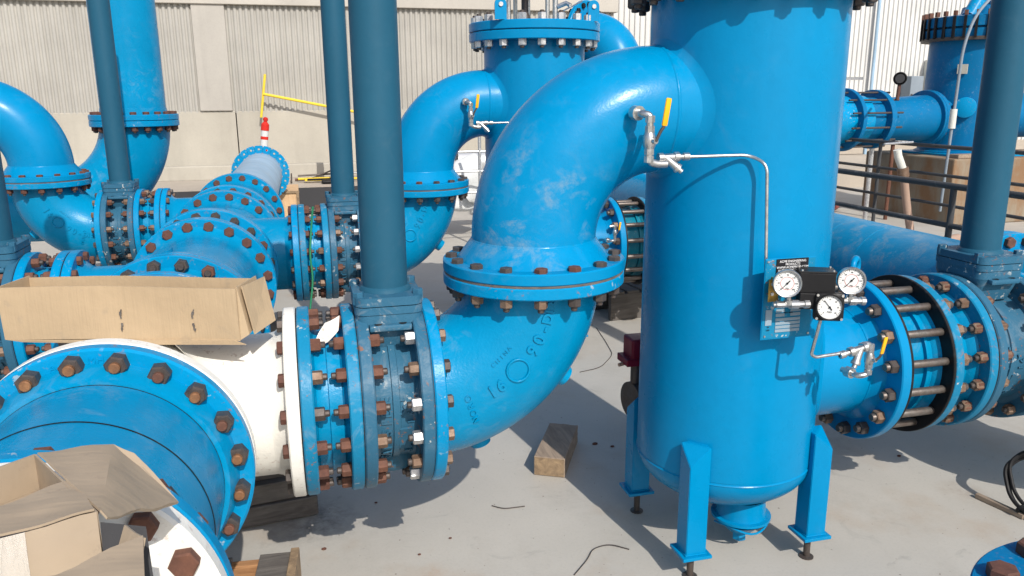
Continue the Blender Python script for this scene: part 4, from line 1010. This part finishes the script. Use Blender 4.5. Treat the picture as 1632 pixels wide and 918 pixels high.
bm = NB(); box(bm, (0, -.41, .455), (.44, .02, .03)); box(bm, (.2, -.41, .23), (.03, .02, .42)); part('batten', bm, 'wood_end', t, 0)
bm = NB(); box(bm, (-.35, 8.3, .2), (.5, .12, .4), bev=.004); o = part('support_beam', bm, 'wood', None, 0); tag(o, 'timber beam propping the pale pipe', 'timber')
# white plastic bits behind the left valve
bm = NB(); box(bm, (-1.62, 4.9, .56), (.28, .16, .2), bev=.02); o = part('plastic_tub', bm, 'clear', None, 0); tag(o, 'off white plastic tub under the left cast elbow', 'tub')

# green string, wires, twigs on the floor
o = part('green_string', sweep(NB(), fillet([(-.01+.045, 4.70, 1.03), (.02, 4.72, .92), (.0, 4.70, .75), (.01, 4.71, .60), (-.02, 4.69, .42)], .06), .006, 8), M_ and 'machine', None, 60); tag(o, 'green string hanging over the second branch coupling', 'string')
M_['green'] = paint('green_twine', (.03, .22, .11), .6, 0, 0, .1); o.data.materials[0] = M_['green']
def wire(label, pts, r=.0022):
    o = part('wire', sweep(NB(), fillet(pts, .08, 6), r, 6), 'dark', None, 60); return tag(o, label, 'wire', 'loose wires on the floor')
wire('short curved wire on the floor below the middle elbow', [(.66, 2.90, .003), (.70, 2.86, .004), (.79, 2.86, .003)])
wire('bent wire on the floor at the bottom edge', [(.83, 2.35, .003), (.91, 2.43, .004), (.95, 2.49, .004), (1.02, 2.50, .006), (1.08, 2.45, .003)])
wire('long thin wire looping on the floor behind the middle elbow', [(1.55, 4.34, .003), (1.70, 4.38, .004), (1.87, 4.6, .004), (1.93, 4.9, .004), (1.98, 5.2, .003)])
wire('curly wire on the floor right of the dark blue bonnet', [(.72, 4.55, .003), (.80, 4.52, .01), (.83, 4.62, .003), (.88, 4.70, .003), (.98, 4.62, .004)])
t = thing('cable_coil', 'dark cable bundle looping on the floor at the right edge', 'cable', (2.72, 2.32, 0))
for k, (dx, dz) in enumerate(((0, 0), (.02, .015), (.012, -.012))):
    part('strand', sweep(NB(), fillet([(-.02+dx, -.16, .01), (-.06+dx, -.02, .05+dz), (-.03+dx, .06, .16+dz), (.06+dx, .08, .19+dz), (.25, .10, .17+dz)], .06, 8), .0075, 8), 'black', t)
part('cable_tie', lathe(NB(), [(-.008, .02), (.008, .02)], (-.045, -.06, .035), (0, 1, .4), 12), 'blackbox', t)
bm = NB(); box(bm, (0, 0, .012), (.022, .2, .02), bev=.003); o = part('wood_stick', bm, 'wood', None, 0); o.location = (2.655, 2.34, 0); o.rotation_euler = (0, 0, radians(12)); tag(o, 'short wood stick on the floor by the cable coil', 'stick')
bm = NB(); slab(bm, [(.075, 2.37, 1.005), (.069, 2.36, .962), (.035, 2.352, .930), (.012, 2.350, .917), (-.006, 2.352, .928), (.012, 2.365, .958), (.031, 2.37, .985)], .0015)
bmesh.ops.triangulate(bm, faces=bm.faces[:]); bmesh.ops.subdivide_edges(bm, edges=bm.edges[:], cuts=2, use_grid_fill=True)
for v in bm.verts: v.co.y += .006*sin(v.co.x*90)
o = part('paper_strip', bm, 'white', None, 40); tag(o, 'torn off white strip caught behind the rusty nuts', 'paper')
for i, (x_, y_) in enumerate(((.45, 2.7), (1.35, 3.3), (1.28, 3.35), (2.12, 2.72), (2.6, 2.85), (1.9, 5.3), (.2, 3.05), (-.02, 2.75), (1.42, 3.25), (.32, 2.62))):
    bm = NB(); bmesh.ops.create_icosphere(bm, subdivisions=1, radius=.007+.004*(i % 3), matrix=Matrix.Translation((x_, y_, .004)) @ Matrix.Diagonal((1, .7, .5, 1))); o = part('pebble', bm, 'rust_dark', None, 0)
    tag(o, 'tiny dark rust crumb lying on the pale floor', 'debris', 'rust crumbs on the floor')

# ------------------------------------------------------------------ background yard
t = thing('barrier_gate', 'leaning yellow steel frame with a sloping bar leaning on the corrugated wall', 'barrier', (-.6, 13.84, 1.32))
L = lambda x, y, z: (x+.6, y-13.84, z-1.32)
part('upright', sweep(NB(), [L(-.62, 13.84, 1.32), L(-.51, 13.84, 2.0)], .020, 12), 'yellow', t)
part('bar', sweep(NB(), [L(-.56, 13.82, 1.69), L(.96, 13.78, 1.38)], .022, 12), 'yellow', t)
t = thing('delineator_post', 'red and white delineator post leaning behind the open blue flange', 'traffic post', (-.63, 11.3, 0))
lean = Vector((.13, 0, 1)).normalized()
for r_, s0_, s1_, mm, nm in ((.046, 0, .98, 'red', 'lower_tube'), (.048, .98, 1.10, 'clear', 'white_band'), (.050, 1.10, 1.14, 'red', 'red_band'), (.048, 1.14, 1.22, 'clear', 'white_band'), ):
    part(nm, lathe(NB(), [(s0_, 0), (s0_, r_), (s1_, r_), (s1_, 0)], (0, 0, 0), lean, 20), mm, t)
part('cap', lathe(NB(), [(1.22, .054), (1.30, .052), (1.325, .03), (1.335, .022), (1.36, .034), (1.385, .03), (1.40, 0)], (0, 0, 0), lean, 20), 'red', t)
part('base', lathe(NB(), [(0, .2), (.05, .17), (.06, .05)], seg=8), 'black', t)
t = thing('channelizer_post', 'tall orange channelizer post with reflective band behind the thin post', 'traffic post', (.455, 12.75, .33))
bm = NB(); box(bm, (0, 0, .62), (.11, .05, 1.24), bev=.015); part('panel', bm, 'orange', t, 0)
for z_ in (1.02, .8):
    bm = NB(); box(bm, (0, 0, z_), (.113, .055, .09)); part('reflective_band', bm, 'clear', t, 0)
bm = NB(); box(bm, (0, 0, .03), (.4, .3, .05), bev=.02); part('base', bm, 'black', t, 0)
t = thing('channelizer_post', 'orange traffic post peeking out right of the thickest post', 'traffic post', (2.25, 13.3, .33))
part('tube', lathe(NB(), [(0, .05), (1.15, .05), (1.2, .02), (1.2, 0)], seg=16), 'red', t); part('reflective_band', lathe(NB(), [(.9, .053), (1.0, .053)], seg=16), 'clear', t)
t = thing('scrap_rack', 'low scrap rack of steel angles and yellow levels on the yard', 'rack', (.35, 12.95, .33))
for a, b, r_, mm in (((-.45, 0, .06), (.6, -.1, .05), .018, 'yellow'), ((-.45, .1, .10), (.5, .2, .12), .014, 'dark'), ((-.3, -.1, .05), (.1, .2, .17), .012, 'dark'), ((-.5, .2, .03), (.7, .2, .03), .02, 'rust'), ((-.55, -.15, .02), (-.55, .25, .12), .012, 'dark'), ((.2, -.1, .14), (1.1, .2, .12), .014, 'galv'), ((.5, .1, .3), (1.2, .3, .3), .012, 'dark')):
    part('bar', sweep(NB(), [a, b], r_, 8), mm, t)
bm = NB(); box(bm, (.0, -.05, .055), (.7, .10, .05), bev=.004); part('level', bm, 'yellow', t, 0)
bm = NB(); box(bm, (.0, -.104, .055), (.62, .004, .03)); part('level_insert', bm, 'ink', t, 0)

def railing(label, x, y0, y1, zs, posts, group, r=.021):
    t = thing('guard_railing', label, 'railing', (x, y0, 0), 0, group)
    for z_ in zs: part('rail', sweep(NB(), [(0, 0, z_), (0, y1-y0, z_)], r if z_ == zs[0] else r*.85, 12), 'railp', t)
    for y_ in posts: part('post', lathe(NB(), [(0, r), (zs[0], r)], (0, y_-y0, 0), seg=12), 'railp', t)
railing('near dark pipe railing running away right behind the header', 3.98, 2.0, 9.5, (1.07, .82, .55), (2.0, 4.17, 6.3, 8.4, 9.4), 'dark pipe railings')
railing('farther dark pipe railing in front of the stained plinth', 6.6, 1.5, 11.5, (1.09, .79, .48), (1.6, 3.4, 5.7, 8.09, 10.5), 'dark pipe railings')
t = thing('guard_railing', 'galvanised mesh railing seen under the rear elbow', 'railing', (1.85, 8.5, 0), 0)
for z_ in (1.06, .85, .62): part('rail', sweep(NB(), [(-.6, 0, z_), (.9, 0, z_)], .014, 10), 'galv', t)
for x_ in (-.6, 0, .45, .9): part('post', lathe(NB(), [(0, .018), (1.4 if x_ == 0 else 1.1, .018)], (x_, 0, 0), seg=10), 'galv', t)
t = thing('wrapped_pipe', 'foil wrapped pipe with a crumpled clear bag behind the galvanised railing', 'pipe', (1.9, 9.3, 0))
part('pipe', lathe(NB(), [(-.15, .13), (1.2, .13), (1.2, 0)], (0, .0, .88), (1, 0, 0), 32), 'foil', t)
bm = NB(); bmesh.ops.create_icosphere(bm, subdivisions=4, radius=.26, matrix=Matrix.Translation((-.05, -.1, .62)) @ Matrix.Diagonal((.9, .7, 1.3, 1)))
for v in bm.verts: k = .05*sin(v.co.x*21+v.co.z*9)+.04*sin(v.co.z*27-v.co.y*13+v.co.x*8); v.co += Vector((k, k*.6, k*.4))
part('plastic_bag', bm, 'clear', t, 60)
part('support', lathe(NB(), [(0, .05), (.7, .05)], (.6, 0, 0), seg=12), 'dark', t)

# machine with clamped cover on plinth at the right
t = thing('concrete_plinth', 'rust stained concrete plinth behind the railings', 'plinth', (8.55, 9.0, 0), radians(0))
bm = NB(); box(bm, (.22, .10, .42), (1.82, 1.64, .84), bev=.02); part('block', bm, 'plinth', t, 0)
bm = NB(); box(bm, (1.95, .1, .40), (1.7, 1.5, .80), bev=.02); part('block', bm, 'plinth', t, 0)
bm = NB(); box(bm, (-.35, -.60, .865), (.5, .16, .05), bev=.01); part('shim', bm, 'wood', t, 0)
t = thing('filter_machine', 'tall blue filter machine with clamped ribbed cover on the stained plinth', 'machine', (8.74, 9.1, .84))
bm = NB(); lathe(bm, [(0, .60), (.04, .60), (.06, .56), (.5, .56), (1.0, .55), (1.52, .545)], seg=80); part('body', bm, 'machine', t, 50)
bm = NB(); box(bm, (0, -.1, .015), (1.3, 1.2, .03), bev=.005); part('base_plate', bm, 'blue_flange', t, 0)
part('cover', lathe(NB(), [(1.50, .5), (1.50, .64), (1.60, .65), (1.605, .60), (1.625, .60), (1.63, .65), (1.75, .65), (1.76, .6), (1.80, .3), (1.8, 0)], seg=80), 'machine', t)
part('cover_ring', lathe(NB(), [(1.46, .5), (1.46, .655), (1.50, .66), (1.50, .5)], seg=80), 'dark', t)
for i in range(32):
    a = 2*pi*i/32; bm = NB(); box(bm, (.652*cos(a), .652*sin(a), 1.62), (.045, .030, .27), Matrix.Rotation(a, 3, 'Z')); box(bm, (.65*cos(a), .65*sin(a), 1.79), (.05, .035, .06), Matrix.Rotation(a, 3, 'Z'), mi=1); part('clamp_bolt', bm, ['black', 'rust'], t, 0)
bm = NB(); sweep(bm, [(-.35, -.2, 1.75), (.1, -.1, 2.35), (.3, -.1, 2.9)], .09, 16); sweep(bm, [(.0, -.3, 1.78), (.1, -.25, 2.6)], .03, 10); part('drive_arm', bm, 'blue_flange', t, 50)
part('drive_hub', lathe(NB(), [(1.79, .30), (1.9, .28), (1.92, .18), (2.5, .16), (2.5, 0)], (.1, 0, 0), seg=32), 'machine', t)
bm = NB(); box(bm, (-.10, -.570, 1.10), (.15, .02, .15), bev=.003); part('nameplate', bm, 'tag', t, 0); 
bm = NB(); box(bm, (-.47, -.33, 1.10), (.12, .02, .12), Matrix.Rotation(-.95, 3, 'Z'), bev=.003); part('nameplate', bm, 'tag', t, 0)
part('inspection_boss', lathe(NB(), [(0, .13), (.10, .13), (.105, .12), (.105, 0)], (-.38, -.36, .62), (-.7, -.7, 0), 32), 'blue_flange', t)
ax = (-1, -.12, 0)
part('inlet_nozzle', lathe(NB(), [(.4, .27), (.72, .27), (.70, .27)], (0, 0, .48), ax, 56), 'machine', t)
part('inlet_flange', lathe(NB(), flange_prof(.70, .76, .36, .1), (0, 0, .48), ax, 64), 'machine', t)
part('outlet_nozzle', lathe(NB(), [(.4, .30), (1.6, .30)], (0, 0, .50), (1, 0, 0), 56), 'machine', t)
joint(t, Vector((0, 0, .48))+Vector(ax).normalized()*.76, (1, .12, 0), .32, 16, .05, .05, ('dark',), ('dark',))
t = thing('blue_feed_pipe', 'blue feed pipe with tie rod coupling left of the filter machine', 'pipe', (8.74, 9.1, 1.32))
part('body', lathe(NB(), [(.77, .30), (1.35, .275), (1.9, .275), (2.0, .29)], axis=ax, seg=64), 'machine', t)
part('flange', lathe(NB(), flange_prof(1.62, 1.70, .37, .1), axis=ax, seg=72), 'machine', t)
part('flange', lathe(NB(), flange_prof(2.12, 2.18, .39, .1), axis=ax, seg=72), 'machine', t)
part('sleeve', lathe(NB(), [(1.9, .30), (2.9, .30)], axis=ax, seg=64), 'blue_flange', t)
part('flange', lathe(NB(), flange_prof(.762, .80, .36, .1), axis=ax, seg=72), 'machine', t)
for i in range(12):
    a = 2*pi*(i+.5)/12; fr = frame(ax); part('tie_rod', lathe(NB(), [(1.5, 0), (1.5, .012), (2.3, .012), (2.3, 0)], fr @ Vector((.345*cos(a), .345*sin(a), 0)), ax, 8), 'dark', t)
part('support', lathe(NB(), [(-1.32, .03), (-.25, .03)], Vector(ax)*1.6, seg=10), 'galv', t); part('support', lathe(NB(), [(-1.32, .025), (-.25, .025)], Vector(ax)*1.25, seg=10), 'rust', t)
t = thing('blue_bend', 'blue vertical pipe bend appearing right behind the big vessel', 'pipe elbow', (7.35, 10.3, 0))
R_ = .42; pts = [Vector((-R_+R_*cos(a), 0, 2.05+R_*sin(a))) for a in [pi/2*i/24 for i in range(25)]]
bm = NB(); lathe(bm, [(.6, .27), (2.05, .27)], seg=48); sweep(bm, pts, .27, 48, caps=False); part('body', bm, 'machine', t, 60)
part('flange', lathe(NB(), flange_prof(1.62, 1.70, .36, .1), seg=56), 'machine', t); bm = NB(); box(bm, (.2, -.3, 1.85), (.35, .08, .04)); part('bracket', bm, 'galv', t, 0)
# gauge on the feed pipe
t = thing('pressure_gauge', 'black round gauge on a stem above the far feed pipe', 'gauge', (7.23, 8.65, 1.56))
n_ = Vector((-.62, -.78, .05)).normalized()
part('stem', sweep(NB(), [(0, 0, 0), (.01, 0, .19)], .022, 10), 'rust_dark', t)
part('case', lathe(NB(), [(-.04, 0), (-.04, .075), (.03, .08), (.035, .07)], (.01, 0, .26), n_, 32), 'black', t)
part('dial', lathe(NB(), [(.034, 0), (.034, .055)], (.01, 0, .26), n_, 32), 'membrane', t)
# cabinets on white building
for x_, z0_, z1_, w_, mm, lb in ((13.05, .9, 2.0, .32, 'grey', 'grey electrical cabinet on the white building'), (13.75, .7, 2.35, .62, 'cream', 'cream electrical cabinet on the white building')):
    t = thing('electrical_cabinet', lb, 'cabinet', (x_, 15.2, z0_), 0, 'cabinets on the white wall'); bm = NB(); box(bm, (0, 0, (z1_-z0_)/2), (w_, .3, z1_-z0_), bev=.01); part('box', bm, mm, t, 0)
    bm = NB(); box(bm, (w_*.2 if mm == 'cream' else -w_*.38, -.16, (z1_-z0_)*.6), (.03, .03, .12)); part('handle', bm, 'dark', t, 0)
o = part('downpipe', sweep(NB(), [(12.05, 15.25, .33), (12.05, 15.25, 7)], .035, 12), 'pale', None, 60); tag(o, 'light grey downpipe on the white corrugated building', 'pipe')
# conduit in front of the machine and hoses
t = thing('vertical_conduit', 'thin vertical conduit with a hose loop in front of the filter machine', 'conduit', (6.65, 7.1, 0))
part('conduit', sweep(NB(), fillet([(-.02, 0, .4), (0, 0, 1.25), (.02, 0, 2.1), (.12, 0, 2.42), (.45, 0, 2.75)], .14, 8), .015, 10), 'grey', t)
part('joint', lathe(NB(), [(1.28, 0), (1.28, .035), (1.48, .035), (1.48, 0)], seg=12), 'cream', t)
t = thing('hose_drop', 'white capped tan hose dropping from the machine to the floor', 'hose', (6.35, 7.35, 0))
part('hose', sweep(NB(), fillet([(-.03, 0, .83), (.06, 0, .45), (.12, -.05, .12), (-.1, -.2, .05), (-.9, -.7, .05), (-1.6, -.6, .04)], .12, 8), .042, 12), 'hose', t)
part('cuff', sweep(NB(), [(-.12, .02, 1.05), (-.10, .02, .98), (-.03, 0, .82)], .042, 12), 'cream', t)
part('clamp', lathe(NB(), [(0, .06), (.10, .06), (.1, 0)], (-.02, 0, .76), (-.25, 0, 1), 12), 'rust_pale', t)
part('hand_lever', sweep(NB(), [(-.35, -.05, 1.12), (.05, 0, 1.13)], .012, 8), 'galv', t)
for i, (pts, mm, lb) in enumerate((([(4.9, 7.9, .06), (5.6, 8.6, .05), (6.6, 9.2, .06), (7.5, 10, .05)], 'redhose', 'thick red hose lying behind the far railing'), ([(4.4, 6.4, .05), (5.1, 6.2, .06), (6.0, 6.9, .05), (7.1, 7.3, .05)], 'hose', 'tan hose lying between the two railings'), ([(4.5, 9.5, .06), (6.2, 11.2, .05), (8.6, 12.0, .05)], 'redhose', 'distant red hose along the raised yard'), ([(4.3, 5.2, .05), (4.9, 5.9, .05), (5.6, 6.0, .05), (6.4, 6.4, .05)], 'clear', 'braided pale hose behind the near railing'))):
    o = part('hose', sweep(NB(), fillet(pts, .5, 8), .05 if i != 3 else .035, 12), mm, None, 60); tag(o, lb, 'hose')
